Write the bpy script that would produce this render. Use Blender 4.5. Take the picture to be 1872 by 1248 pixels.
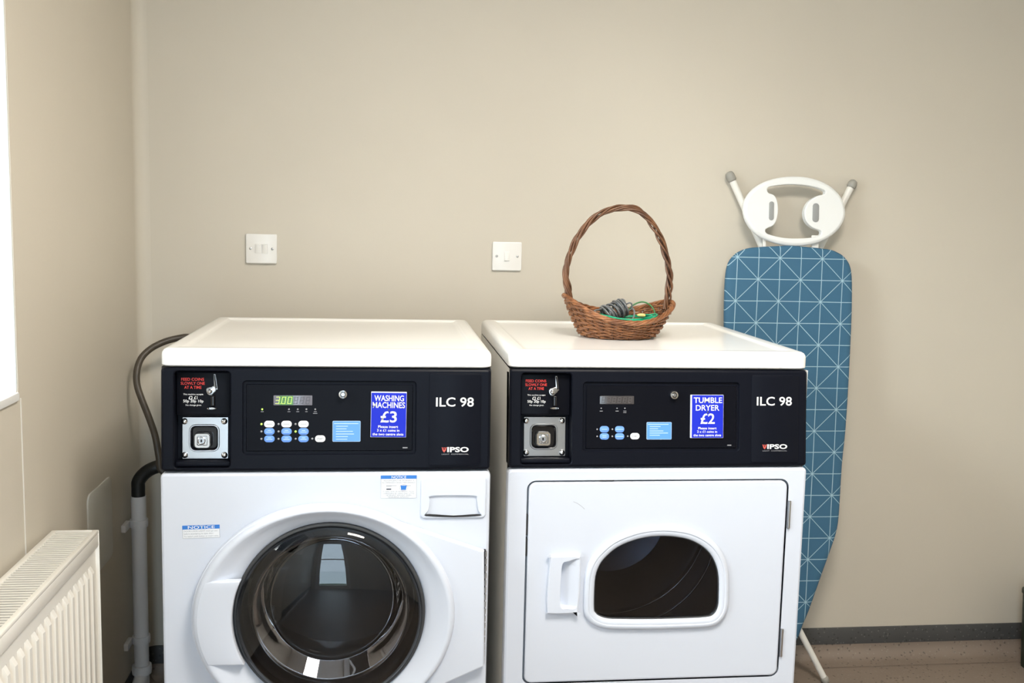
import bpy, bmesh, math, random
from mathutils import Vector, Matrix
from mathutils.geometry import tessellate_polygon
random.seed(7)
PI = math.pi
for o in list(bpy.data.objects):
    bpy.data.objects.remove(o)
scn = bpy.context.scene
COL = scn.collection

# ------------------------------------------------------------------ camera
FPX = 1846.83
CAM = Vector((0.46348, -2.11401, 1.36286))
YAW, PIT, ROLL = 0.1226, 0.1176, 0.0237
_F = Vector((math.sin(YAW)*math.cos(PIT), math.cos(YAW)*math.cos(PIT), -math.sin(PIT)))
_R0 = Vector((math.cos(YAW), -math.sin(YAW), 0)); _U0 = _R0.cross(_F)
_R = math.cos(ROLL)*_R0 + math.sin(ROLL)*_U0
_U = -math.sin(ROLL)*_R0 + math.cos(ROLL)*_U0
cd = bpy.data.cameras.new('camera'); cam = bpy.data.objects.new('camera', cd); COL.objects.link(cam)
cd.sensor_width = 36.0; cd.lens = FPX/1872*36.0; cd.clip_start = 0.05
cam.matrix_world = Matrix(((_R.x, _U.x, -_F.x, CAM.x), (_R.y, _U.y, -_F.y, CAM.y), (_R.z, _U.z, -_F.z, CAM.z), (0, 0, 0, 1)))
scn.camera = cam

# ------------------------------------------------------------------ view, world, daylight
vs = scn.view_settings
vs.view_transform = 'Standard'; vs.look = 'None'; vs.gamma = 1.0; vs.use_curve_mapping = False
vs.exposure = -0.14
world = bpy.data.worlds.new('sky'); scn.world = world; world.use_nodes = True
bg = world.node_tree.nodes['Background']; bg.inputs[0].default_value = (0.80, 0.90, 1.0, 1); bg.inputs[1].default_value = 2.0

def area(name, loc, rot, sx, sy, power, col):
    l = bpy.data.lights.new(name, 'AREA'); l.shape = 'RECTANGLE'; l.size = sx; l.size_y = sy
    l.energy = power; l.color = col
    o = bpy.data.objects.new(name, l); COL.objects.link(o); o.location = loc; o.rotation_euler = rot
    return o
# room: left wall x=XL, right wall x=XR, wall behind the machines y=YB, wall behind the camera y=YR
XL, XR, YB, YR, ZC = -0.237, 2.56, 0.84, -3.4, 2.45
# daylight entering by the left window and by the glazed door and the window behind the camera
area('window_daylight', (XL-0.26, -0.98, 1.60), (0, -PI/2, 0), 1.05, 1.62, 24, (0.90, 0.95, 1.0))
area('door_daylight', (0.25, YR-0.20, 1.06), (PI/2, 0, 0), 0.72, 1.9, 44, (0.66, 0.82, 1.0))
# open sky seen slantwise through the left window
_sk = area('window_sky', (-2.4, -3.0, 4.3), (0, 0, 0), 3.4, 3.4, 1350, (0.95, 0.97, 1.0))
_sk.rotation_euler = (Vector((0.75, 0.40, 1.05))-Vector((-2.4, -3.0, 4.3))).to_track_quat('-Z', 'Y').to_euler()

# ------------------------------------------------------------------ pixel rays onto real planes (1872x1248)
def ray(u, v): return _F + _R*((u-936)/FPX) + _U*((624-v)/FPX)
class Plane:
    """a flat frame in the room: S along, T up, N out of the surface"""
    def __init__(s, O, S, T): s.O = Vector(O); s.S = Vector(S).normalized(); s.T = Vector(T).normalized(); s.N = s.S.cross(s.T)
    def p(s, a, b, n=0.0): return s.O + s.S*a + s.T*b + s.N*n
    def uv(s, u, v, n=0.0):
        d = ray(u, v); k = (s.O + s.N*n - CAM).dot(s.N)/d.dot(s.N); q = CAM + d*k - s.O
        return (q.dot(s.S), q.dot(s.T))
    def moved(s, n): q = Plane(s.O + s.N*n, s.S, s.T); return q

# ------------------------------------------------------------------ materials
MATS = {}
def mat(name, col, rough=0.5, metal=0.0, spec=0.5, bump=0.0, bscale=60, var=0.0, vscale=4.0, coat=0.0, emit=0.0, col2=None, bdist=0.002):
    m = bpy.data.materials.new(name); m.use_nodes = True; nt = m.node_tree; b = nt.nodes['Principled BSDF']
    c = (*col, 1.0)
    b.inputs['Base Color'].default_value = c; b.inputs['Roughness'].default_value = rough
    b.inputs['Metallic'].default_value = metal; b.inputs['Specular IOR Level'].default_value = spec
    if coat: b.inputs['Coat Weight'].default_value = coat; b.inputs['Coat Roughness'].default_value = 0.05
    if emit: b.inputs['Emission Color'].default_value = c; b.inputs['Emission Strength'].default_value = emit
    tc = nt.nodes.new('ShaderNodeTexCoord')
    if var or col2:
        n = nt.nodes.new('ShaderNodeTexNoise'); n.inputs['Scale'].default_value = vscale; n.inputs['Detail'].default_value = 5
        nt.links.new(tc.outputs['Object'], n.inputs['Vector'])
        r = nt.nodes.new('ShaderNodeValToRGB'); r.color_ramp.elements[0].position = 0.35; r.color_ramp.elements[1].position = 0.65
        a = [max(0, x*(1-var)) for x in col]; d = col2 if col2 else [min(1, x*(1+var)) for x in col]
        r.color_ramp.elements[0].color = (*a, 1); r.color_ramp.elements[1].color = (*d, 1)
        nt.links.new(n.outputs['Fac'], r.inputs['Fac']); nt.links.new(r.outputs['Color'], b.inputs['Base Color'])
    if bump:
        n2 = nt.nodes.new('ShaderNodeTexNoise'); n2.inputs['Scale'].default_value = bscale; n2.inputs['Detail'].default_value = 3
        nt.links.new(tc.outputs['Object'], n2.inputs['Vector'])
        bp = nt.nodes.new('ShaderNodeBump'); bp.inputs['Strength'].default_value = bump; bp.inputs['Distance'].default_value = bdist
        nt.links.new(n2.outputs['Fac'], bp.inputs['Height']); nt.links.new(bp.outputs['Normal'], b.inputs['Normal'])
    MATS[name] = m
    return m
def glass(name, tint, ior=1.5, extra=0.0):
    m = bpy.data.materials.new(name); m.use_nodes = True; nt = m.node_tree; nt.nodes.clear()
    out = nt.nodes.new('ShaderNodeOutputMaterial'); mx = nt.nodes.new('ShaderNodeMixShader')
    t = nt.nodes.new('ShaderNodeBsdfTransparent'); t.inputs[0].default_value = (*tint, 1)
    g = nt.nodes.new('ShaderNodeBsdfGlossy'); g.inputs['Roughness'].default_value = 0.01; g.inputs['Color'].default_value = (1, 1, 1, 1)
    fr = nt.nodes.new('ShaderNodeFresnel'); fr.inputs[0].default_value = ior
    if extra:
        ad = nt.nodes.new('ShaderNodeMath'); ad.operation = 'ADD'; ad.inputs[1].default_value = extra; ad.use_clamp = True
        nt.links.new(fr.outputs[0], ad.inputs[0]); nt.links.new(ad.outputs[0], mx.inputs[0])
    else: nt.links.new(fr.outputs[0], mx.inputs[0])
    nt.links.new(t.outputs[0], mx.inputs[1]); nt.links.new(g.outputs[0], mx.inputs[2]); nt.links.new(mx.outputs[0], out.inputs[0])
    MATS[name] = m; return m

mat('wall_paint', (0.59, 0.545, 0.465), 0.55, bump=0.06, bscale=220, var=0.02, vscale=1.6)
mat('reveal_paint', (0.82, 0.83, 0.83), 0.5, bump=0.04, bscale=200)
mat('ceiling_paint', (0.82, 0.80, 0.76), 0.7)
mat('white_side_lit', (0.86, 0.84, 0.80), 0.35, var=0.01)  # same paint as the fronts, lightened to stand in for light in the gap
mat('white_enamel_daylit', (0.645, 0.69, 0.785), 0.22, coat=0.3, bump=0.01, bscale=400, var=0.006, vscale=3)  # white fronts, with the bluish door daylight mixed into the colour
mat('white_top_lit', (0.93, 0.925, 0.91), 0.15, spec=0.28, bump=0.006, bscale=300)  # same white as the fronts, light from above put into the colour
mat('white_plastic', (0.655, 0.70, 0.795), 0.32, bump=0.01, bscale=300)  # white front parts, same daylight blue mixed in
mat('switch_plastic', (0.80, 0.79, 0.77), 0.3)
mat('rest_plastic', (0.80, 0.82, 0.82), 0.4)
mat('black_plastic', (0.005, 0.006, 0.0105), 0.42, spec=0.09, bump=0.05, bscale=900, bdist=0.0005)
mat('black_membrane', (0.004, 0.0045, 0.0075), 0.4, spec=0.08, var=0.05)
mat('black_gloss', (0.006, 0.006, 0.008), 0.15)
mat('dark_gap', (0.02, 0.02, 0.022), 0.7)
mat('steel', (0.50, 0.51, 0.53), 0.28, metal=1.0, bump=0.05, bscale=120, bdist=0.0008)
mat('chrome', (0.75, 0.76, 0.78), 0.14, metal=1.0, var=0.03)
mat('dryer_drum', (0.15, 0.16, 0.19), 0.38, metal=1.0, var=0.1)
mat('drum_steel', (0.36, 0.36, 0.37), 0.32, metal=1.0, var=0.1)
mat('rubber', (0.045, 0.047, 0.05), 0.45, var=0.1)
mat('black_hose', (0.010, 0.010, 0.010), 0.45, bump=0.1, bscale=100)
mat('brown_hose', (0.060, 0.048, 0.035), 0.45, var=0.15, vscale=20)
mat('pipe_plastic', (0.74, 0.73, 0.74), 0.35, var=0.02)
mat('sign_blue', (0.012, 0.026, 0.50), 0.5, spec=0.2, var=0.03)
mat('sign_edge', (0.75, 0.76, 0.85), 0.4)
mat('label_blue', (0.10, 0.30, 0.80), 0.4, var=0.02)
mat('button_blue', (0.14, 0.31, 0.78), 0.35, var=0.02)
mat('button_white', (0.85, 0.86, 0.88), 0.35)
mat('print_pale', (0.50, 0.66, 0.95), 0.5)
mat('print_white', (0.88, 0.88, 0.88), 0.5)
mat('print_red', (0.70, 0.045, 0.035), 0.5)
mat('print_grey', (0.30, 0.33, 0.38), 0.6)
mat('print_dark', (0.06, 0.07, 0.10), 0.6)
mat('notice_blue', (0.03, 0.19, 0.62), 0.5)
mat('sticker_white', (0.80, 0.82, 0.86), 0.4)
mat('logo_red', (0.55, 0.09, 0.07), 0.5)
mat('display_face', (0.16, 0.16, 0.19), 0.2)
mat('display_face_dim', (0.055, 0.050, 0.052), 0.2)
mat('display_green', (0.055, 0.16, 0.02), 0.2, emit=0.06)
mat('segment_lit', (0.50, 0.95, 0.12), 0.4, emit=1.2)
mat('segment_off', (0.085, 0.085, 0.10), 0.4)
mat('segment_dim', (0.090, 0.082, 0.084), 0.4)
mat('led_off', (0.32, 0.32, 0.34), 0.35)
mat('led_on', (0.45, 0.95, 0.10), 0.3, emit=1.6)
mat('wicker', (0.15, 0.055, 0.020), 0.42, col2=(0.33, 0.135, 0.052), vscale=45, bump=0.3, bscale=260)
mat('wicker_dark', (0.075, 0.030, 0.014), 0.38, col2=(0.17, 0.075, 0.033), vscale=30, bump=0.3, bscale=180)
mat('grey_cable', (0.12, 0.125, 0.13), 0.28, col2=(0.20, 0.205, 0.21), vscale=30)
mat('green_line', (0.004, 0.27, 0.13), 0.32, col2=(0.010, 0.42, 0.22), vscale=30)
mat('green_dark', (0.02, 0.16, 0.035), 0.35, var=0.1)
mat('yellow_plastic', (0.62, 0.50, 0.17), 0.4, var=0.04)
mat('cap_grey', (0.33, 0.32, 0.29), 0.5, var=0.04)
mat('pad_grey', (0.30, 0.31, 0.31), 0.5, var=0.03)
mat('leg_white', (0.78, 0.77, 0.73), 0.35, var=0.01)
mat('radiator_white', (0.80, 0.78, 0.73), 0.35, var=0.01)
mat('radiator_fin_shade', (0.10, 0.097, 0.092), 0.5, var=0.05)  # white fins, with the shade under the grille put into the colour
mat('plate_plastic', (0.68, 0.67, 0.62), 0.4, spec=0.3, var=0.01)
mat('caulk', (0.72, 0.70, 0.66), 0.5, var=0.02)
mat('frame_white', (0.82, 0.83, 0.83), 0.35, var=0.01)
mat('bin_green', (0.012, 0.022, 0.012), 0.4, var=0.1)
mat('grass', (0.06, 0.13, 0.025), 0.9, col2=(0.12, 0.20, 0.05), vscale=9, bump=0.5, bscale=40)
mat('lamp_diffuser', (1.0, 0.92, 0.80), 0.5, emit=1.0)
glass('door_glass', (0.42, 0.42, 0.44), 1.5)
glass('inner_glass', (0.80, 0.82, 0.82), 1.36)
glass('dryer_glass', (0.62, 0.64, 0.68), 1.42)
glass('window_glass', (0.96, 0.98, 0.97), 1.45)

def speckled(name, base, dark, light, rough):
    m = bpy.data.materials.new(name); m.use_nodes = True; nt = m.node_tree; b = nt.nodes['Principled BSDF']
    b.inputs['Roughness'].default_value = rough
    tc = nt.nodes.new('ShaderNodeTexCoord')
    n = nt.nodes.new('ShaderNodeTexNoise'); n.inputs['Scale'].default_value = 5; n.inputs['Detail'].default_value = 6
    r = nt.nodes.new('ShaderNodeValToRGB'); r.color_ramp.elements[0].color = (*[x*0.86 for x in base], 1); r.color_ramp.elements[1].color = (*[x*1.12 for x in base], 1)
    nt.links.new(tc.outputs['Object'], n.inputs['Vector']); nt.links.new(n.outputs['Fac'], r.inputs['Fac'])
    prev = r.outputs['Color']
    for col, sc, lo in ((dark, 62, 0.20), (light, 80, 0.18), (light, 41, 0.10)):
        v = nt.nodes.new('ShaderNodeTexVoronoi'); v.inputs['Scale'].default_value = sc
        nt.links.new(tc.outputs['Object'], v.inputs['Vector'])
        lt = nt.nodes.new('ShaderNodeMath'); lt.operation = 'LESS_THAN'; lt.inputs[1].default_value = lo
        nt.links.new(v.outputs['Distance'], lt.inputs[0])
        mu = nt.nodes.new('ShaderNodeMath'); mu.operation = 'MULTIPLY'; mu.inputs[1].default_value = 0.55
        nt.links.new(lt.outputs[0], mu.inputs[0])
        mx = nt.nodes.new('ShaderNodeMix'); mx.data_type = 'RGBA'
        nt.links.new(mu.outputs[0], mx.inputs['Factor']); nt.links.new(prev, mx.inputs['A']); mx.inputs['B'].default_value = (*col, 1)
        prev = mx.outputs['Result']
    nt.links.new(prev, b.inputs['Base Color'])
    MATS[name] = m
speckled('floor_vinyl', (0.24, 0.19, 0.155), (0.04, 0.03, 0.028), (0.30, 0.27, 0.23), 0.45)
speckled('skirting_vinyl', (0.062, 0.062, 0.063), (0.015, 0.015, 0.016), (0.17, 0.17, 0.16), 0.5)

# ------------------------------------------------------------------ object helpers
def tag(o, label, cat, group=None):
    o['label'] = label; o['category'] = cat
    if group: o['group'] = group
    return o
ROOT_LOC = {}
def thing(name, loc, label, cat, group=None):
    o = bpy.data.objects.new(name, None); COL.objects.link(o); o.location = loc; o.empty_display_size = 0.1
    ROOT_LOC[o.name] = Vector(loc)
    return tag(o, label, cat, group)
def obj(name, bm, material, parent=None, smooth=35, at=None, kind=None, recalc=True):
    """one mesh object; vertices are given in room coordinates and stored relative to the thing's base"""
    if recalc: bmesh.ops.recalc_face_normals(bm, faces=bm.faces)
    me = bpy.data.meshes.new(name)
    base = Vector((0, 0, 0))
    if parent is not None: base = ROOT_LOC[parent.name]
    elif at is not None: base = Vector(at)
    bmesh.ops.translate(bm, verts=bm.verts, vec=-base)
    bm.to_mesh(me); bm.free()
    ms = material if isinstance(material, (list, tuple)) else [material]
    for q in ms: me.materials.append(MATS[q])
    if smooth:
        for pl in me.polygons: pl.use_smooth = True
        me.set_sharp_from_angle(angle=math.radians(smooth))
    o = bpy.data.objects.new(name, me); COL.objects.link(o)
    ROOT_LOC[o.name] = base
    if parent is not None: o.parent = parent
    else: o.location = base
    if kind: o['kind'] = kind
    return o
def B(): return bmesh.new()
def box(bm, lo, hi, bev=0.0, seg=2):
    lo = Vector(lo); hi = Vector(hi)
    r = bmesh.ops.create_cube(bm, size=1.0)
    vs_ = r['verts']
    for v in vs_: v.co = Vector((lo.x+(v.co.x+.5)*(hi.x-lo.x), lo.y+(v.co.y+.5)*(hi.y-lo.y), lo.z+(v.co.z+.5)*(hi.z-lo.z)))
    if bev:
        es = list({e for v in vs_ for e in v.link_edges})
        bmesh.ops.bevel(bm, geom=es, offset=bev, segments=seg, profile=0.5, affect='EDGES')
    return bm
def rrect(x0, y0, x1, y1, r=0.0, seg=5):
    def f(d=0.0):
        a, b, c, e = x0+d, y0+d, x1-d, y1-d; rr = max(r-d, 0.0004)
        pts = []
        for (cx, cy, a0) in ((c-rr, e-rr, 0), (a+rr, e-rr, PI/2), (a+rr, b+rr, PI), (c-rr, b+rr, 1.5*PI)):
            for k in range(seg+1):
                t = a0 + PI/2*k/seg; pts.append((cx+rr*math.cos(t), cy+rr*math.sin(t)))
        return pts
    return f
def ellipse(cx, cy, rx, ry, n=48):
    return lambda d=0.0: [(cx+(rx-d)*math.cos(2*PI*k/n), cy+(ry-d)*math.sin(2*PI*k/n)) for k in range(n)]
def ccw(pts):
    a = sum(pts[i][0]*pts[(i+1) % len(pts)][1]-pts[(i+1) % len(pts)][0]*pts[i][1] for i in range(len(pts)))
    return list(pts) if a > 0 else list(reversed(pts))
def poly(pts):
    pts = ccw(pts); n = len(pts)
    def f(d=0.0):
        if d == 0: return list(pts)
        out = []
        for i in range(n):
            p0 = Vector(pts[i-1]); p1 = Vector(pts[i]); p2 = Vector(pts[(i+1) % n])
            e1 = (p1-p0); e2 = (p2-p1)
            if e1.length < 1e-9: e1 = e2
            if e2.length < 1e-9: e2 = e1
            n1 = Vector((-e1.y, e1.x)).normalized(); n2 = Vector((-e2.y, e2.x)).normalized()
            m = n1+n2
            m = m.normalized() if m.length > 1e-6 else n1
            k = d/max(0.5, m.dot(n1)); out.append((p1.x+m.x*k, p1.y+m.y*k))
        return out
    return f
def smooth_closed(pts, sub=4):
    n = len(pts); out = []
    for i in range(n):
        p0, p1, p2, p3 = (Vector(pts[(i+j-1) % n]) for j in range(4))
        for k in range(sub):
            t = k/sub
            q = 0.5*((2*p1)+(-p0+p2)*t+(2*p0-5*p1+4*p2-p3)*t*t+(-p0+3*p1-3*p2+p3)*t**3)
            out.append(tuple(q))
    return out
def smooth_open(pts, sub=6):
    pts = [Vector(p) for p in pts]; n = len(pts); out = []
    for i in range(n-1):
        p0 = pts[max(i-1, 0)]; p1 = pts[i]; p2 = pts[i+1]; p3 = pts[min(i+2, n-1)]
        for k in range(sub):
            t = k/sub
            out.append(0.5*((2*p1)+(-p0+p2)*t+(2*p0-5*p1+4*p2-p3)*t*t+(-p0+3*p1-3*p2+p3)*t**3))
    out.append(pts[-1]); return out
def face_holes(bm, P, outer, holes, n):
    """flat face with holes: outer and holes are 2-D loops"""
    loops = [[Vector((a, b, 0)) for a, b in L] for L in [outer]+holes]
    flat = [q for L in loops for q in L]
    vsx = [bm.verts.new(P(q.x, q.y, n)) for q in flat]
    for t in tessellate_polygon(loops):
        try: bm.faces.new([vsx[i] for i in t])
        except ValueError: pass
def sweep(bm, P, loop, prof, cap0=False, cap1=False):
    """rings of a 2-D outline through (inset, height) steps"""
    rings = []
    for d, n in prof: rings.append([bm.verts.new(P(a, b, n)) for a, b in loop(d)])
    for r0, r1 in zip(rings, rings[1:]):
        k = len(r0)
        for i in range(k):
            bm.faces.new((r0[i], r0[(i+1) % k], r1[(i+1) % k], r1[i]))
    for c, ring, (d, n) in ((cap0, rings[0], prof[0]), (cap1, rings[-1], prof[-1])):
        if c:
            pts = [Vector((a, b, 0)) for a, b in loop(d)]
            for t in tessellate_polygon([pts]):
                try: bm.faces.new([ring[i] for i in t])
                except ValueError: pass
    return rings
def slab(bm, P, loop, n0, n1, bev=0.0, seg=2, back=True):
    prof = [(0, n0)]
    if bev:
        for k in range(seg+1):
            t = PI/2*k/seg; prof.append((bev*(1-math.cos(t)), n1-bev+bev*math.sin(t)))
    else: prof.append((0, n1))
    sweep(bm, P, loop, prof, cap0=back, cap1=True); return bm
def tube(bm, pts, r, sides=8, closed=False, caps=True):
    pts = [Vector(p) for p in pts]; n = len(pts)
    rad = r if callable(r) else (lambda i: r)
    rings = []; up = None
    for i in range(n):
        a = pts[i-1] if (i > 0 or closed) else pts[i]; b = pts[(i+1) % n] if (i < n-1 or closed) else pts[i]
        t = (b-a).normalized()
        if up is None:
            up = Vector((0, 0, 1)) if abs(t.z) < 0.9 else Vector((1, 0, 0))
        up = (up - t*up.dot(t)); up = up.normalized() if up.length > 1e-6 else t.orthogonal().normalized()
        s = t.cross(up)
        rings.append([bm.verts.new(pts[i]+(up*math.cos(2*PI*k/sides)+s*math.sin(2*PI*k/sides))*rad(i)) for k in range(sides)])
    m = n if closed else n-1
    for i in range(m):
        r0, r1 = rings[i], rings[(i+1) % n]
        off = 0
        if closed and i == n-1:      # untwist the join
            off = min(range(sides), key=lambda q: sum((r0[k].co-r1[(k+q) % sides].co).length for k in range(sides)))
        for k in range(sides):
            bm.faces.new((r0[k], r0[(k+1) % sides], r1[(k+1+off) % sides], r1[(k+off) % sides]))
    if caps and not closed:
        bm.faces.new(rings[0]); bm.faces.new(list(reversed(rings[-1])))
    return bm
def lathe(bm, P, cx, cy, prof, seg=64, ry=1.0, cap=False):
    """spin (radius, height) about a normal of plane P"""
    rings = []
    for r, n in prof:
        rings.append([bm.verts.new(P(cx+r*math.cos(2*PI*k/seg), cy+ry*r*math.sin(2*PI*k/seg), n)) for k in range(seg)])
    for r0, r1 in zip(rings, rings[1:]):
        for k in range(seg): bm.faces.new((r0[k], r0[(k+1) % seg], r1[(k+1) % seg], r1[k]))
    if cap: bm.faces.new(rings[-1])
    return bm
def text(s, P, box4, n, material, parent, name='lettering', bold=0.0, shear=0.0, rot=0.0, label=None):
    """printed words stretched into the box (s0,t0,s1,t1) of plane P"""
    cu = bpy.data.curves.new('words', 'FONT'); cu.body = s; cu.offset = bold; cu.shear = shear; cu.resolution_u = 3
    cu.align_x = 'CENTER'
    to = bpy.data.objects.new('words', cu); COL.objects.link(to)
    dg = bpy.context.evaluated_depsgraph_get()
    me = bpy.data.meshes.new_from_object(to.evaluated_get(dg))
    bpy.data.objects.remove(to); bpy.data.curves.remove(cu)
    xs = [v.co.x for v in me.vertices]; ys = [v.co.y for v in me.vertices]
    x0, x1, y0, y1 = min(xs), max(xs), min(ys), max(ys)
    s0, t0, s1, t1 = box4
    bm = bmesh.new(); bm.from_mesh(me); bpy.data.meshes.remove(me)
    cs, ct = (s0+s1)/2, (t0+t1)/2
    for v in bm.verts:
        a = (v.co.x-x0)/(x1-x0)*(s1-s0)-(s1-s0)/2; b = (v.co.y-y0)/(y1-y0)*(t1-t0)-(t1-t0)/2
        a, b = a*math.cos(rot)-b*math.sin(rot), a*math.sin(rot)+b*math.cos(rot)
        v.co = P(cs+a, ct+b, n)
    return obj(name, bm, material, parent, smooth=0)
def copy_tree(o, parent=None):
    c = o.copy(); COL.objects.link(c); c.parent = parent
    for ch in o.children: copy_tree(ch, c)
    return c

# ================================================================== the room
def struct(name, bm, m, parent=None, smooth=0):
    o = obj(name, bm, m, parent, smooth=smooth)
    if parent is None: o['kind'] = 'structure'
    return o
T = 0.24
bm = B(); box(bm, (XL-0.6, YR-0.6, -0.06), (XR+0.3, YB+0.2, 0.0)); struct('floor', bm, 'floor_vinyl')
bm = B(); box(bm, (XL-0.3, YR-0.3, ZC), (XR+0.3, YB+0.2, ZC+0.1)); struct('ceiling', bm, 'ceiling_paint')
bm = B(); box(bm, (XL-T, YB, 0), (XR+0.2, YB+0.15, ZC)); struct('wall_back', bm, 'wall_paint')
bm = B(); box(bm, (XR, YR, 0), (XR+0.2, YB, ZC)); struct('wall_right', bm, 'wall_paint')
# left wall with the window opening
WY0, WY1, WZ0, WZ1 = -1.80, -0.118, 1.017, 2.30
bm = B()
PL = Plane((XL, 0, 0), (0, 1, 0), (0, 0, 1))       # N = +x
opening = rrect(WY0, WZ0, WY1, WZ1, 0.012, 3)
outer = [(YR, 0), (YB, 0), (YB, ZC), (YR, ZC)]
face_holes(bm, PL.p, outer, [opening(0)], 0.0); face_holes(bm, PL.p, outer, [opening(0)], -T)
sweep(bm, PL.p, poly(outer), [(0, -T), (0, 0)])
o = struct('wall_left', bm, 'wall_paint')
bm = B(); sweep(bm, PL.p, opening, [(0.0, -T), (0.0, -0.008), (-0.004, 0.0005)]); struct('reveal_lining', bm, 'reveal_paint', o, 30)
# rear wall with the glazed door and a window
PR = Plane((0, YR, 0), (-1, 0, 0), (0, 0, 1))       # N = +y
def rloop(x0, z0, x1, z1): return rrect(-x1, z0, -x0, z1, 0.001, 1)
d_open = rloop(-0.15, 0.0005, 0.65, 2.06)
bm = B(); o2 = [(-XR, 0), (-XL, 0), (-XL, ZC), (-XR, ZC)]
face_holes(bm, PR.p, o2, [d_open(0)], 0.0); face_holes(bm, PR.p, o2, [d_open(0)], -0.16)
for q in (d_open,): sweep(bm, PR.p, q, [(0, -0.16), (0, 0)])
struct('wall_rear', bm, 'wall_paint')
def glazed(name, P, y0, z0, y1, z1, n, fw, bars_v, bars_h, at):
    bm = B(); L = rrect(y0, z0, y1, z1, 0.002, 1)
    inner = rrect(y0+fw, z0+fw, y1-fw, z1-fw, 0.002, 1)
    for nn in (n-0.03, n+0.03): face_holes(bm, P.p, L(0), [inner(0)], nn)
    sweep(bm, P.p, L, [(0, n-0.03), (0, n+0.03)]); sweep(bm, P.p, inner, [(0, n-0.03), (0, n+0.03)])
    f = obj(name, bm, 'frame_white', None, smooth=0, at=at); f['kind'] = 'structure'
    for b in bars_v:
        bm = B(); slab(bm, P.p, rrect(b-0.02, z0+fw, b+0.02, z1-fw, 0.002, 1), n-0.02, n+0.02); obj('glazing_bar', bm, 'frame_white', f, smooth=0)
    for b in bars_h:
        bm = B(); slab(bm, P.p, rrect(y0+fw, b-0.02, y1-fw, b+0.02, 0.002, 1), n-0.021, n+0.021); obj('glazing_bar', bm, 'frame_white', f, smooth=0)
    bm = B(); slab(bm, P.p, inner, n-0.003, n+0.003); obj('pane', bm, 'window_glass', f, smooth=0)
    return f
glazed('window_1', PL, WY0, WZ0, WY1, WZ1, -0.19, 0.05, (-0.96,), (), PL.p(-0.96, WZ0, -0.19))
d = glazed('door_1', PR, -0.65, 0.0005, 0.15, 2.06, -0.08, 0.09, (), (0.95,), PR.p(-0.25, 0, -0.08))
bm = B(); tube(bm, [PR.p(-0.605, 1.02, -0.05), PR.p(-0.605, 1.02, 0.0), PR.p(-0.50, 1.02, 0.0)], 0.009); obj('door_handle', bm, 'chrome', d)
# window board (sill) of the left window
bm = B(); slab(bm, Plane((0, 0, WZ0), (1, 0, 0), (0, 1, 0)).p, rrect(XL-0.16, WY0+0.002, XL+0.006, WY1-0.0015, 0.004, 2), -0.012, 0.003, 0.003)
struct('trim_1', bm, 'frame_white', smooth=30)
# sealed joint of the wall board below the window
bm = B(); slab(bm, PL.p, rrect(-0.1035, 0.11, -0.1005, WZ0-0.012, 0.0005, 1), 0.0, 0.0014); struct('trim_2', bm, 'caulk')
# coved vinyl skirting
def cove(name, P, s0, s1):
    prof = [(0.0, 0.100), (0.004, 0.100), (0.0055, 0.098), (0.0055, 0.046), (0.0, 0.046)]
    arcp = [(0.0, 0.046), (0.0060, 0.0455)]+[(0.0060+0.040*(1-math.cos(PI/2*k/7)), 0.042-0.0405*math.sin(PI/2*k/7)) for k in range(8)]+[(0.075, 0.0010), (0.0, 0.0010)]
    par = None
    for nm, pf, mt in ((name, prof, 'skirting_vinyl'), ('cove_sheet', arcp, 'floor_vinyl')):
        bm = B(); r0 = [bm.verts.new(P.p(s0, z, n)) for n, z in pf]; r1 = [bm.verts.new(P.p(s1, z, n)) for n, z in pf]
        k = len(pf)
        for i in range(k): bm.faces.new((r0[i], r0[(i+1) % k], r1[(i+1) % k], r1[i]))
        par = struct(nm, bm, mt, par, smooth=40)
# softly rounded inside corner of the two painted walls
bm = B(); CR = 0.035; pf = [(XL, YB)]+[(XL+CR-CR*math.cos(PI/2*k/8), YB-CR+CR*math.sin(PI/2*k/8)) for k in range(9)]
r0 = [bm.verts.new((a, b, 0.1)) for a, b in pf]; r1 = [bm.verts.new((a, b, ZC)) for a, b in pf]
for i in range(len(pf)): bm.faces.new((r0[i], r0[(i+1) % len(pf)], r1[(i+1) % len(pf)], r1[i]))
struct('trim_3', bm, 'wall_paint', smooth=60)
PB = Plane((0, YB, 0), (1, 0, 0), (0, 0, 1))        # N = -y
cove('baseboard_back', PB, XL, XR)
cove('baseboard_left', PL, YR, YB)
cove('baseboard_right', Plane((XR, 0, 0), (0, -1, 0), (0, 0, 1)), -YB, -YR)
# ceiling lamp
lx, ly = 1.05, -1.05
lamp = thing('ceiling_lamp', (lx, ly, ZC-0.05), 'square flat ceiling lamp with a warm white diffuser', 'lamp')
bm = B(); box(bm, (lx-0.32, ly-0.32, ZC-0.05), (lx+0.32, ly+0.32, ZC), 0.006); obj('lamp_frame', bm, 'frame_white', lamp)
bm = B(); box(bm, (lx-0.29, ly-0.29, ZC-0.055), (lx+0.29, ly+0.29, ZC-0.048)); obj('diffuser', bm, 'lamp_diffuser', lamp, smooth=0)
la = area('lamp_light', (lx, ly, ZC-0.06), (0, 0, 0), 0.56, 0.56, 60, (1.0, 0.93, 0.83)); la.parent = lamp; la.location = (0, 0, -0.012)
# lawn outside the glazed door
bm = B(); box(bm, (-6, YR-14, -0.16), (9, YR-0.62, -0.10)); g = obj('lawn', bm, 'grass', None, smooth=0, at=(1, YR-7, -0.13)); g['kind'] = 'structure'

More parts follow.
